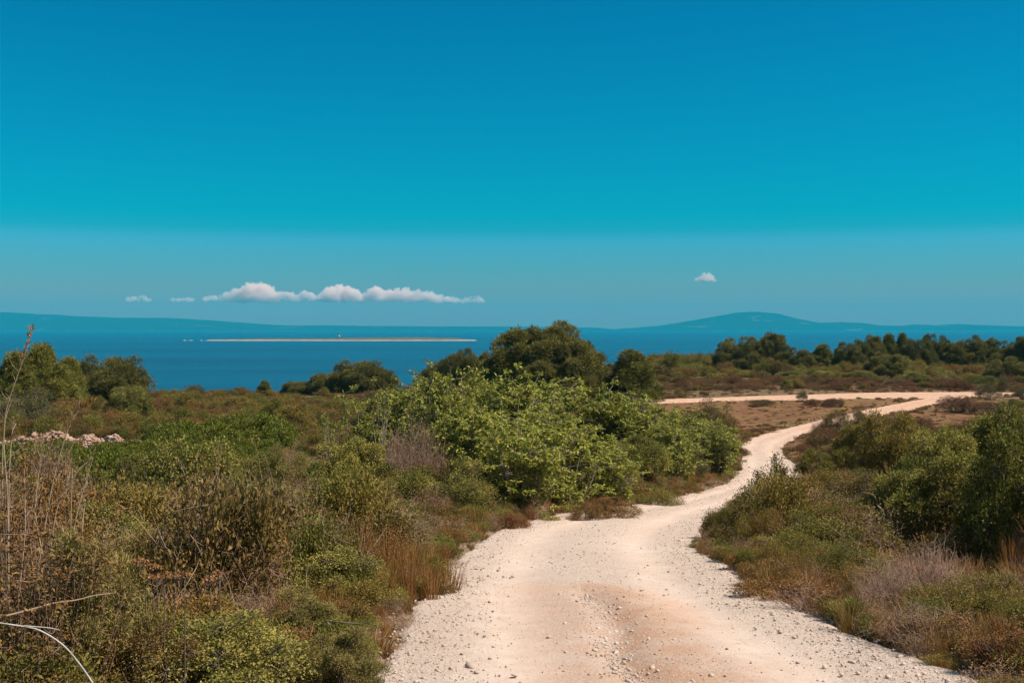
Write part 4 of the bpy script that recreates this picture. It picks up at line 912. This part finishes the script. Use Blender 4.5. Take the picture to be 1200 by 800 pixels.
# ------------------------------------------------------------------ tumbled dry stone wall on the left
r = np.random.default_rng(11)
Vs = []; Fs = []; off = 0
for (ua, va, ub, vb, n, hh) in ((-60, 528, 58, 527, 480, .55), (40, 526, 110, 525, 700, .8), (90, 525, 140, 526, 480, .65), (132, 526, 168, 528, 240, .55)):
    A = np.array(ray_to_ground(ua, va)); B = np.array(ray_to_ground(ub, vb))
    T_ = r.random(n); LY = r.random(n)**1.2; JX = r.normal(size=n)
    PX = A[None]+(B-A)[None]*T_[:, None]; PX[:, 1] += (1-LY*.8)*JX*.7
    GZ = ground_z(PX[:, 0], PX[:, 1])
    for k in range(n):
        V, Fc = stone_mesh(r); Q = np.linalg.qr(r.normal(size=(3, 3)))[0]; fl = np.array([1, 1, .8])
        V = (V@Q.T)*fl*(.16+.30*r.random()**1.5)*1.25
        hump = .75+.25*math.sin(PX[k, 0]*1.3)+.18*math.sin(PX[k, 0]*3.7)
        V = V + np.array([PX[k, 0], PX[k, 1], GZ[k]+.05+LY[k]*hh*hump])
        Vs.append(V); Fs.append(Fc+off); off += len(V)
V = np.concatenate(Vs); org = V.mean(0)
o = link('stone_wall', mesh_np('stone_wall', V-org, np.concatenate(Fs), M['wallrock'])); o.location = org
tag(o, 'tumbled dry stone wall of pinkish limestone on the left slope', 'wall')

# ------------------------------------------------------------------ loose stones lying on the track
r = np.random.default_rng(12)
big = [(552, 779, 17, 'flat pale slab lying on gravel at the bottom left of the track'), (603, 790, 10, 'grey stone at the bottom edge left of the red rut'), (481, 777, 8, 'dark angular stone near the bottom left gravel edge'),
 (733, 734, 9, 'pale flat stone in the middle of the washed-out gully'), (719, 722, 6, 'dark stone at the upper gully edge'), (692, 694, 5, 'lone stone at the head of the gully'), (755, 798, 9, 'dark stone at the bottom end of the gully'),
 (746, 782, 7, 'grey stone low in the gully'), (574, 703, 5, 'small dark stone in the left half of the track'), (1006, 743, 10, 'dark stone on the right gravel edge'), (1051, 750, 12, 'pale stone under the grasses of the right verge'),
 (1029, 781, 8, 'small grey stone pair member on the lower right gravel'), (1098, 786, 12, 'dark flat stone near the bottom right gravel'), (1150, 770, 18, 'long pale stone beside the rust-orange plant'), (972, 706, 14, 'pinkish stone at the right gravel edge below the low shrubs'),
 (983, 728, 9, 'small pale stone just below the pinkish one'), (905, 682, 9, 'pale stone peeking from low shrubs on the right verge'), (880, 776, 5, 'tiny dark stone alone on the smooth right half of the track'), (474, 738, 9, 'pale stone at the left gravel edge by the dry grass'), (436, 790, 10, 'pale stone half buried at the bottom left gravel edge')]
for k, (u, v, w, lab) in enumerate(big):
    x, y = ray_to_ground(u, v); V, Fc = stone_mesh(r, sub=2)
    s = w*y/F
    o = link('stone', mesh_np('stone', V*s*np.array([1, 1, .8]), Fc, M['pebble'])); o.location = (x, y, (float(road_surface(np.array([x]), np.array([y]), np.array([.3]))[0]) if float(road_dist([x], [y])[0]) < -.3 else float(ground_z([x], [y])[0]))+s*.10); o.rotation_euler = (r.normal()*.1, r.normal()*.1, r.uniform(0, 6))
    tag(o, lab, 'stone', 'single stones lying on the track and its edges')

# ------------------------------------------------------------------ uncountable ground cover (instances)
def pcoll(name, meshes):
    c = bpy.data.collections.new(name)
    for k, me in enumerate(meshes):
        c.objects.link(bpy.data.objects.new(name+'_%02d' % k, me))
    return c
def join_parts(parts):
    """one mesh out of a prototype's parts (for ground cover pieces)"""
    import bmesh
    mats = []; bm = bmesh.new(); 
    for nm, me in parts:
        n0 = len(bm.faces); bm.from_mesh(me); bm.faces.ensure_lookup_table()
        mi = len(mats); mats.append(me.materials[0])
        for f in bm.faces[n0:]: f.material_index = mi
    out = bpy.data.meshes.new('clump'); bm.to_mesh(out); bm.free()
    for m_ in mats: out.materials.append(m_)
    return out
def scatter(name, coll, P, rz, sc, idx, label, cat, tilt=None):
    n = len(P)
    me = bpy.data.meshes.new(name); me.vertices.add(n); me.vertices.foreach_set('co', np.asarray(P, np.float32).ravel())
    rot = np.zeros((n, 3), np.float32); rot[:, 2] = rz
    if tilt is not None: rot[:, :2] = tilt
    a = me.attributes.new('rot', 'FLOAT_VECTOR', 'POINT'); a.data.foreach_set('vector', rot.ravel())
    S = np.asarray(sc, np.float32); S = np.repeat(S[:, None], 3, 1) if S.ndim == 1 else S
    a = me.attributes.new('scl', 'FLOAT_VECTOR', 'POINT'); a.data.foreach_set('vector', S.ravel())
    a = me.attributes.new('pick', 'INT', 'POINT'); a.data.foreach_set('value', np.asarray(idx, np.int32))
    o = link(name, me)
    g = bpy.data.node_groups.new(name, 'GeometryNodeTree')
    g.interface.new_socket('Geometry', in_out='INPUT', socket_type='NodeSocketGeometry'); g.interface.new_socket('Geometry', in_out='OUTPUT', socket_type='NodeSocketGeometry')
    N = g.nodes.new; gi = N('NodeGroupInput'); go = N('NodeGroupOutput'); ip = N('GeometryNodeInstanceOnPoints'); ci = N('GeometryNodeCollectionInfo')
    ci.inputs['Collection'].default_value = coll; ci.inputs['Separate Children'].default_value = True; ci.inputs['Reset Children'].default_value = True
    def na(nm, ty):
        q_ = N('GeometryNodeInputNamedAttribute'); q_.data_type = ty; q_.inputs[0].default_value = nm; return q_.outputs[0]
    L_ = g.links.new
    L_(gi.outputs[0], ip.inputs['Points']); L_(ci.outputs[0], ip.inputs['Instance']); ip.inputs['Pick Instance'].default_value = True
    L_(na('pick', 'INT'), ip.inputs['Instance Index'])
    er = N('FunctionNodeEulerToRotation'); L_(na('rot', 'FLOAT_VECTOR'), er.inputs[0]); L_(er.outputs[0], ip.inputs['Rotation'])
    L_(na('scl', 'FLOAT_VECTOR'), ip.inputs['Scale']); L_(ip.outputs[0], go.inputs[0])
    md = o.modifiers.new('scatter', 'NODES'); md.node_group = g
    tag(o, label, cat, kind='stuff'); return o
r = np.random.default_rng(21)
cover = pcoll('cover', [
 proto_shrub(101, .7, .42, 16, .12, 55, 6, .032, .016, 'mastic')[0][1],      # 0 green clump
 proto_shrub(102, .7, .38, 16, .12, 55, 6, .030, .014, 'olive')[0][1],       # 1 olive clump
 proto_shrub(103, .8, .34, 16, .14, 60, 7, .026, .010, 'heath')[0][1],       # 2 heath clump
 join_parts(proto_brush(104, .8, .45, 70, 'olive', 90, .003, 3)),            # 3 twiggy
 join_parts(proto_brush(105, .8, .42, 80, None, 0, .003, 3)),                # 4 bare grey
 proto_shrub(106, .9, .34, 18, .15, 40, 6, .050, .032, 'green', upf=1.)[0][1],  # 5 creeper
 proto_grass(107, 150, .35, .40, .006, 'straw'),                             # 6 straw tuft
 proto_grass(108, 160, .7, .12, .010, 'field', .9),                           # 7 field grass
 proto_shrub(109, .6, .36, 14, .11, 55, 6, .030, .017, 'bright')[0][1],      # 8 yellow green
 proto_shrub(110, .5, .30, 12, .10, 36, 5, .024, .014, 'yellowfl')[0][1],    # 9 yellow flowers
 proto_shrub(111, .6, .34, 12, .12, 36, 5, .028, .012, 'reddish')[0][1],     # 10 rust
 proto_shrub(112, .8, .5, 20, .13, 80, 5, .040, .008, 'juniper', upf=.3)[0][1],  # 11 juniper tuft
])
# lodge distant grass with broader blades
pts = []
for (y0, y1, dens) in ((3.5, 9, 44), (9, 16, 18), (16, 30, 12), (30, 50, 6.5), (50, 85, 4.2), (85, 135, 2.2), (135, 215, .9)):
    wmax = (y1)*.6+4; A = 2*wmax*(y1-y0); n = int(A*dens)
    xs = r.uniform(-wmax, wmax, n); ys = r.uniform(y0, y1, n)
    ok = np.abs(xs) < ys*.58+4; pts.append(np.stack([xs[ok], ys[ok]], 1))
P = np.concatenate(pts)
d = road_dist(P[:, 0], P[:, 1]); z = ground_z(P[:, 0], P[:, 1], d)
U_, V_ = project(P[:, 0], P[:, 1], z)
edge = d + fbm(P[:, 0]*1.3, P[:, 1]*1.3)*1.1
nz = fbm(P[:, 0]*.16, P[:, 1]*.16); nz2 = fbm(P[:, 0]*.5+40, P[:, 1]*.5); R0 = r.random(len(P))
pick = np.full(len(P), 1); sc = r.uniform(.75, 1.5, len(P)); keep = edge > -.02
def choose(mask, table):
    """table: (index, weight, scale)"""
    w = np.array([t_[1] for t_ in table], float); w /= w.sum(); c = np.cumsum(w); k = np.searchsorted(c, r.random(len(P)))
    k = np.clip(k, 0, len(table)-1)
    pick[mask] = np.array([t_[0] for t_ in table])[k][mask]; sc[mask] = (sc*np.array([t_[2] for t_ in table])[k])[mask]
far = P[:, 1] > 60
leftfg = (U_ < 640) & ~far
choose(leftfg & (nz > 0), [(0, 3, 1.1), (1, 3, 1.1), (3, 2.5, 1.2), (4, 1.5, 1.2), (8, 2, 1.1), (6, .7, 1), (10, .25, .8), (11, .8, 1)])
choose(leftfg & (nz <= 0), [(0, 2, 1), (1, 3.5, 1.1), (3, 3, 1.2), (4, 2.2, 1.2), (8, 1, 1), (6, 1.4, 1), (10, .4, .8), (2, 1.5, 1), (11, .8, 1)])
rightfg = (U_ >= 640) & ~far
choose(rightfg, [(0, 2, .9), (1, 3, 1), (3, 2, 1), (4, .8, 1), (8, .6, .9), (6, 3.0, .95), (2, 1.2, 1)])
choose(rightfg & (V_ > 670), [(6, 8, 1.25), (1, 1.6, .8), (3, 1.2, .8), (4, 1, .8), (8, .4, .7), (0, .5, .7)])
choose(far, [(2, 6, 1.3), (1, 3.0, 1.3), (0, 1.6, 1.3), (7, 2, 1.5)])
choose(far & (U_ < 640), [(2, 4, 1.4), (1, 4, 1.4), (0, 2.2, 1.4), (8, .7, 1.3), (7, 1, 1.5)])
heathz = far & (U_ > 740)
choose(heathz & (nz2 > .02), [(2, 7, 1.5), (10, 1, 1.2), (3, 1.5, 1.3), (1, 1, 1.2)])
choose(heathz & (nz2 <= .02), [(7, 4, 1.6), (2, 4, 1.1), (6, 1, 1), (0, .5, 1.3)])
beltfoot = (P[:, 1] > 138) & (U_ > 740)
choose(beltfoot, [(0, 4, 1.7), (1, 3, 1.6), (8, 2.5, 1.6), (2, 1.5, 1.5)])
beltback = (P[:, 1] > 165)
choose(beltback, [(0, 4, 1.1), (1, 3, 1.1)])
sc[P[:, 1] > 130] *= .8
creeper = (V_ > 516+ 8*nz2) & ~((U_ < 175) & (V_ < 535)) & (V_ < 572) & (U_ < 352-(V_-510)*.9+nz2*60) & (U_ > -80) & (P[:, 1] > 34)
choose(creeper, [(5, 9, 1.0), (8, .5, .6)])
creeper2 = (V_ > 560) & (V_ < 600) & (U_ < 150) 
choose(creeper2, [(5, 6, 1.1), (8, 2, 1), (3, 1, 1), (10, .6, .8)])
leftred = (U_ < 130) & (V_ > 590) & (V_ < 720)
choose(leftred, [(3, 3, 1.2), (10, 1.6, 1.1), (6, 2, 1.2), (8, 2.5, 1.1), (1, 2, 1.1)])
field = ((U_ > 770) & (V_ > 467.5) & (V_ < 530) & (U_ < 1290) & (P[:, 1] < 112) & ~((U_ > 935) & (V_ > 506)))
choose(field, [(7, 12, 1.2), (6, .8, .5), (9, .9, .35), (2, 1.2, .55), (10, .3, .5)])
inner = (U_ > 905) & (U_ < 965) & (V_ > 506) & (V_ < 590)
choose(inner, [(7, 8, 1.), (2, 1, .7)])
vgr = (edge < .9) & ~far & ~field
choose(vgr, [(6, 5, .8), (7, 2.5, 1), (1, 1.3, .6), (3, 1, .6), (8, .4, .5), (0, .5, .5)])
grl = (U_ > 400) & (U_ < 510) & (V_ > 670) & (V_ < 785)
choose(grl, [(6, 9, 1.05), (10, 2.2, .8), (3, .5, .8)])
sc *= np.interp(P[:, 1], [4, 7, 14], [.45, .65, .82])
lump = fbm(P[:, 0]*.9+70, P[:, 1]*.9, 3)
hgt = np.clip(.85+4.0*lump, .25, 2.1)
sc[(P[:, 1] > 80) & (P[:, 1] < 118) & (edge < 9) & (U_ > 700)] *= .45
# keep the wall clear, thin the verge
wallz = (U_ < 176) & (V_ > 519) & (V_ < 536) & (P[:, 1] > 40)
choose(wallz, [(7, 5, 1.), (6, 2, .8), (2, 2, .6), (10, .5, .6)])
keep &= ~(wallz & (V_ < 529)) | (R0 < .2)
keep &= ~((edge < .35) & (R0 < .3))
keep &= ~(inner & (R0 < .3))
gap = fbm(P[:, 0]*.35+5, P[:, 1]*.35)
keep &= ~(far & (gap > .06) & (R0 < .6) & ~beltback)
P3 = np.stack([P[:, 0], P[:, 1], z-.02], 1)[keep]; pk = pick[keep]; scl = sc[keep]; n = len(P3)
S3 = np.stack([scl, scl, scl*r.uniform(.7, 1.2, n)*hgt[keep]], 1)
rzv = r.uniform(0, 2*PI, n)
for ids, nm, lab, ct in (((0, 1, 8, 11), 'undergrowth', 'low green and olive scrub covering the ground', 'undergrowth'), ((2, 10), 'heath', 'low brown heath scrub covering the slopes', 'heath'),
        ((3, 4), 'dry_twigs', 'tangled grey dry twigs through the scrub', 'dry twigs'), ((5,), 'creeper', 'bright green creeping ground cover below the stone wall', 'ground cover'),
        ((6, 7), 'dry_grass', 'straw-coloured dry grass along the track and across the field', 'grass'), ((9,), 'wildflowers', 'sparse yellow wild flowers in the dry field', 'wildflowers')):
    m_ = np.isin(pk, ids)
    scatter(nm, cover, P3[m_], rzv[m_], S3[m_], pk[m_], lab, ct)
print('cover instances', n)
def fringe(L, R, n, w):
    k = r.integers(0, len(L), n); side = r.random(n) < .5
    E = np.where(side[:, None], L[k], R[k]); O = np.where(side[:, None], L[k]-R[k], R[k]-L[k]); O = O/np.linalg.norm(O, axis=1)[:, None]
    return E + O*(r.random((n, 1))**1.5*w-.05) + r.normal(size=(n, 2))*.08
k_near = int(np.argmax(RL2[:, 1] > 34))
E_ = np.concatenate([fringe(RL2[:k_near], RR2[:k_near], 2200, 1.2), fringe(RL2[k_near:], RR2[k_near:], 900, 1.2)])
E_ = E_[(E_[:, 1] > 4)]; de = road_dist(E_[:, 0], E_[:, 1]); ok = (de > -.12); E_ = E_[ok]; de = de[ok]
te = r.choice([6, 7, 1, 3, 0, 8], size=len(E_), p=[.40, .36, .08, .09, .04, .03])
se = r.uniform(.3, .8, len(E_))*np.interp(de, [-.1, .7], [.5, 1.0])
scatter('verge_grass', cover, np.stack([E_[:, 0], E_[:, 1], ground_z(E_[:, 0], E_[:, 1], de)-.01], 1), r.uniform(0, 6.28, len(E_)), se, te, 'short dry grass and weeds creeping onto the gravel edges', 'grass')
# gravel
gcol = pcoll('pebble', [mesh_np('pebble', *stone_mesh(r), M['pebble']) for _ in range(8)])
n = 52000
k = (r.random(n)**2.2*len(RL2)*.75).astype(int); uu = r.uniform(-1.12, 1.12, n)
uu = np.where(r.random(n) < .45, np.sign(uu)*(1.0-np.abs(r.normal(size=n))*.22), uu)
C = (RL2[k]+RR2[k])/2 + (RR2[k]-RL2[k])/2*uu[:, None] + r.normal(size=(n, 2))*.05
trk = np.exp(-((np.abs(uu)-.42)/.2)**2); ok = r.random(n) > trk*.86
C = C[ok]; uu = uu[ok]
s = .008*(1+r.pareto(2.3, len(C))); s = np.clip(s, .008, .042)
gz = np.where(np.abs(uu) < .93, road_surface(C[:, 0], C[:, 1], np.clip(uu, -.85, .85)), ground_z(C[:, 0], C[:, 1])+.01)
Gp = [np.stack([C[:, 0], C[:, 1], gz+s*.1], 1)]; Gs = [s]
m2 = 900; seg = r.random(m2)*6.99; i = seg.astype(int); f_ = seg-i
q2 = GULLY[i]*(1-f_[:, None])+GULLY[np.minimum(i+1, 7)]*f_[:, None]+r.normal(size=(m2, 2))*.07
q2 = q2[(q2[:, 1] < ray_to_ground(684, 688)[1])]
Gp.append(np.stack([q2[:, 0], q2[:, 1], road_surface(q2[:, 0], q2[:, 1], q2[:, 0]*0+.2)+.01], 1)); Gs.append(np.clip(.012*(1+r.pareto(2.2, len(q2))), .012, .055))
Gp = np.concatenate(Gp); Gs = np.concatenate(Gs)
scatter('gravel', gcol, Gp, r.uniform(0, 6.28, len(Gp)), Gs, r.integers(8, size=len(Gp)), 'loose pale gravel on the track and along its edges', 'gravel', tilt=r.normal(size=(len(Gp), 2))*.3)

# ------------------------------------------------------------------ clouds (closed puffy volumes, well beyond the haze)
cm = bpy.data.materials.new('cumulus_vapour'); t = nt(cm)
pv = t.nodes.new('ShaderNodeVolumePrincipled'); pv.inputs['Color'].default_value = (1, .86, .80, 1); pv.inputs['Density'].default_value = .017; pv.inputs['Anisotropy'].default_value = .1
o_ = t.nodes.new('ShaderNodeOutputMaterial'); t.links.new(pv.outputs[0], o_.inputs['Volume'])
CD = 15500.
def cloud(puffs, label, seed, vs=5.5):
    import bmesh
    b0 = bmesh.new(); bmesh.ops.create_icosphere(b0, subdivisions=2, radius=1.)
    IV = np.array([q_.co[:] for q_ in b0.verts]); IF = np.array([[q_.index for q_ in f.verts] for f in b0.faces]); b0.free()
    r = np.random.default_rng(seed); s = CD/F; Vs = []; Fs = []
    def ball(c, rad): Fs.append(IF+len(Vs)*len(IV)); Vs.append(IV*rad+c)
    for (u, v, w, h) in puffs:
        x = (u-600)*s; z = CAMZ-(v-HOR)*s
        for k in range(max(6, int(w*h/9))):
            rad = (.14+.24*r.random()**2)*max(h, 10)*s
            a = r.uniform(-1, 1); top = (1-a*a)**.5
            c = np.array([x+a*w*.5*s, CD+r.normal()*h*s*.35, z+rad*.5+r.random()*max(0, h*s*top-rad*1.3)])
            ball(c, rad*np.array([1.15, 1, .85]))
            for _ in range(6):
                d_ = unit(r.normal(size=3)+np.array([0, -.3, .7])); r2 = max(9, rad*r.uniform(.22, .45))
                ball(c+d_*rad*np.array([1.1, .95, .85]), r2)
    V = np.concatenate(Vs); org = V.mean(0); me = mesh_np('cloud', V-org, np.concatenate(Fs), cm)
    o = link('cloud', me); o.location = org
    md = o.modifiers.new('fuse', 'REMESH'); md.mode = 'VOXEL'; md.voxel_size = vs; md.use_smooth_shade = True
    tx = bpy.data.textures.new('puff', 'CLOUDS'); tx.noise_scale = 26; tx.noise_depth = 5
    md = o.modifiers.new('billow', 'DISPLACE'); md.texture = tx; md.strength = 17; md.mid_level = .5; md.texture_coords = 'LOCAL'
    tag(o, label, 'cloud', 'small white clouds low over the horizon')
cloud([(255, 353, 34, 9), (280, 353, 36, 15), (302, 353, 36, 23), (330, 353, 44, 12), (358, 353, 28, 13)], 'longest white cloud with a peaked top above the island, left end', 1)
cloud([(399, 353, 48, 20), (388, 353, 26, 15)], 'rounded white cloud in the middle of the cloud row', 2)
cloud([(440, 353, 34, 17), (468, 353, 40, 17), (495, 354, 38, 15), (515, 354, 26, 10)], 'long flat-bottomed cloud right of the rounded one', 3)
cloud([(530, 355, 26, 8), (556, 355, 26, 9)], 'thin small cloud at the right end of the cloud row', 4)
cloud([(163, 353, 24, 8)], 'tiny cloud apart at the far left of the cloud row', 5)
cloud([(214, 353, 26, 4)], 'faint sliver of cloud left of the longest cloud', 6)
cloud([(826, 330, 26, 7), (828, 328, 14, 10)], 'single small cloud alone in the sky above the mountain', 7)

# ------------------------------------------------------------------ haze
import bmesh
bm = bmesh.new(); bmesh.ops.create_cube(bm, size=1)
for v_ in bm.verts: v_.co = ((v_.co.x)*30000, v_.co.y*17200+5600, (v_.co.z+.5)*(300+6)-6)
me = bpy.data.meshes.new('haze'); bm.to_mesh(me); bm.free()
hm = bpy.data.materials.new('sea_haze'); t = nt(hm)
pv = t.nodes.new('ShaderNodeVolumePrincipled'); pv.inputs['Color'].default_value = (.02, .46, .64, 1); pv.inputs['Density'].default_value = 9.5e-5
o_ = t.nodes.new('ShaderNodeOutputMaterial'); t.links.new(pv.outputs[0], o_.inputs['Volume'])
me.materials.append(hm); tag(link('haze', me), 'blue sea haze', 'haze', kind='stuff')

# ------------------------------------------------------------------ light, sky, camera
sun = bpy.data.lights.new('sun', 'SUN'); sun.energy = 4.8; sun.angle = math.radians(.53); sun.color = (1, .90, .77)
so = bpy.data.objects.new('sun', sun); COL.objects.link(so)
D_ = Vector((math.sin(SUN_AZ)*math.cos(SUN_EL), math.cos(SUN_AZ)*math.cos(SUN_EL), math.sin(SUN_EL)))
so.rotation_euler = D_.to_track_quat('Z', 'Y').to_euler(); so.location = (0, 0, 60)
w = bpy.data.worlds.new('World'); scene.world = w; w.use_nodes = True; t = w.node_tree; t.nodes.clear()
sky = t.nodes.new('ShaderNodeTexSky'); sky.sky_type = 'NISHITA'; sky.sun_disc = False; sky.sun_elevation = SUN_EL; sky.sun_rotation = SUN_AZ
sky.altitude = 20; sky.air_density = 1; sky.dust_density = .3; sky.ozone_density = 2
tc = t.nodes.new('ShaderNodeTexCoord'); sx_ = t.nodes.new('ShaderNodeSeparateXYZ'); t.links.new(tc.outputs['Generated'], sx_.inputs[0])
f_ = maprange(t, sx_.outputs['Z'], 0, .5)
TINT = [(0.027, (0.21142000000000002, 0.157834, 0.17236800000000002)), (0.094, (0.10329, 0.22970200000000002, 0.278432)), (0.148, (0.05291, 0.271784, 0.360416)), (0.169, (0.0105, 0.2589, 0.3195)), (0.194, (0.0, 0.2727, 0.3216)), (0.272, (0.0, 0.2692, 0.3306)), (0.415, (0.0, 0.2578, 0.3284)), (0.552, (0.0, 0.2373, 0.3265)), (0.72, (0.5, 0.6, 0.55)), (1, (.8, .73, .58))]  # topmost stops, out of view, raised to a warm neutral as added fill light
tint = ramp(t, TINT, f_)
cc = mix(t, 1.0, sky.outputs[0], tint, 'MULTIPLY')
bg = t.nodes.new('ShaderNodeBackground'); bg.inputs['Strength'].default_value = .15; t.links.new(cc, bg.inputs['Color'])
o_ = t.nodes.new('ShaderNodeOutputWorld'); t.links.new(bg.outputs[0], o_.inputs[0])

cam = bpy.data.cameras.new('camera'); co = bpy.data.objects.new('camera', cam); COL.objects.link(co); scene.camera = co
cam.sensor_width = 36; cam.lens = 40; cam.clip_end = 60000; cam.clip_start = .05
co.location = (0, 0, CAMZ); co.rotation_euler = (PI/2, 0, 0); cam.shift_y = -(400-HOR)/1200
scene.render.resolution_x = 1024; scene.render.resolution_y = 682
scene.view_settings.view_transform = 'Standard'; scene.view_settings.look = 'None'; scene.view_settings.exposure = .8; scene.view_settings.gamma = 1
scene.render.engine = 'CYCLES'; cy = scene.cycles
cy.max_bounces = 14; cy.diffuse_bounces = 4; cy.glossy_bounces = 2; cy.transmission_bounces = 4; cy.transparent_max_bounces = 6; cy.volume_bounces = 12
cy.use_denoising = True; cy.sample_clamp_indirect = 4
cy.use_adaptive_sampling = True; cy.adaptive_threshold = .02
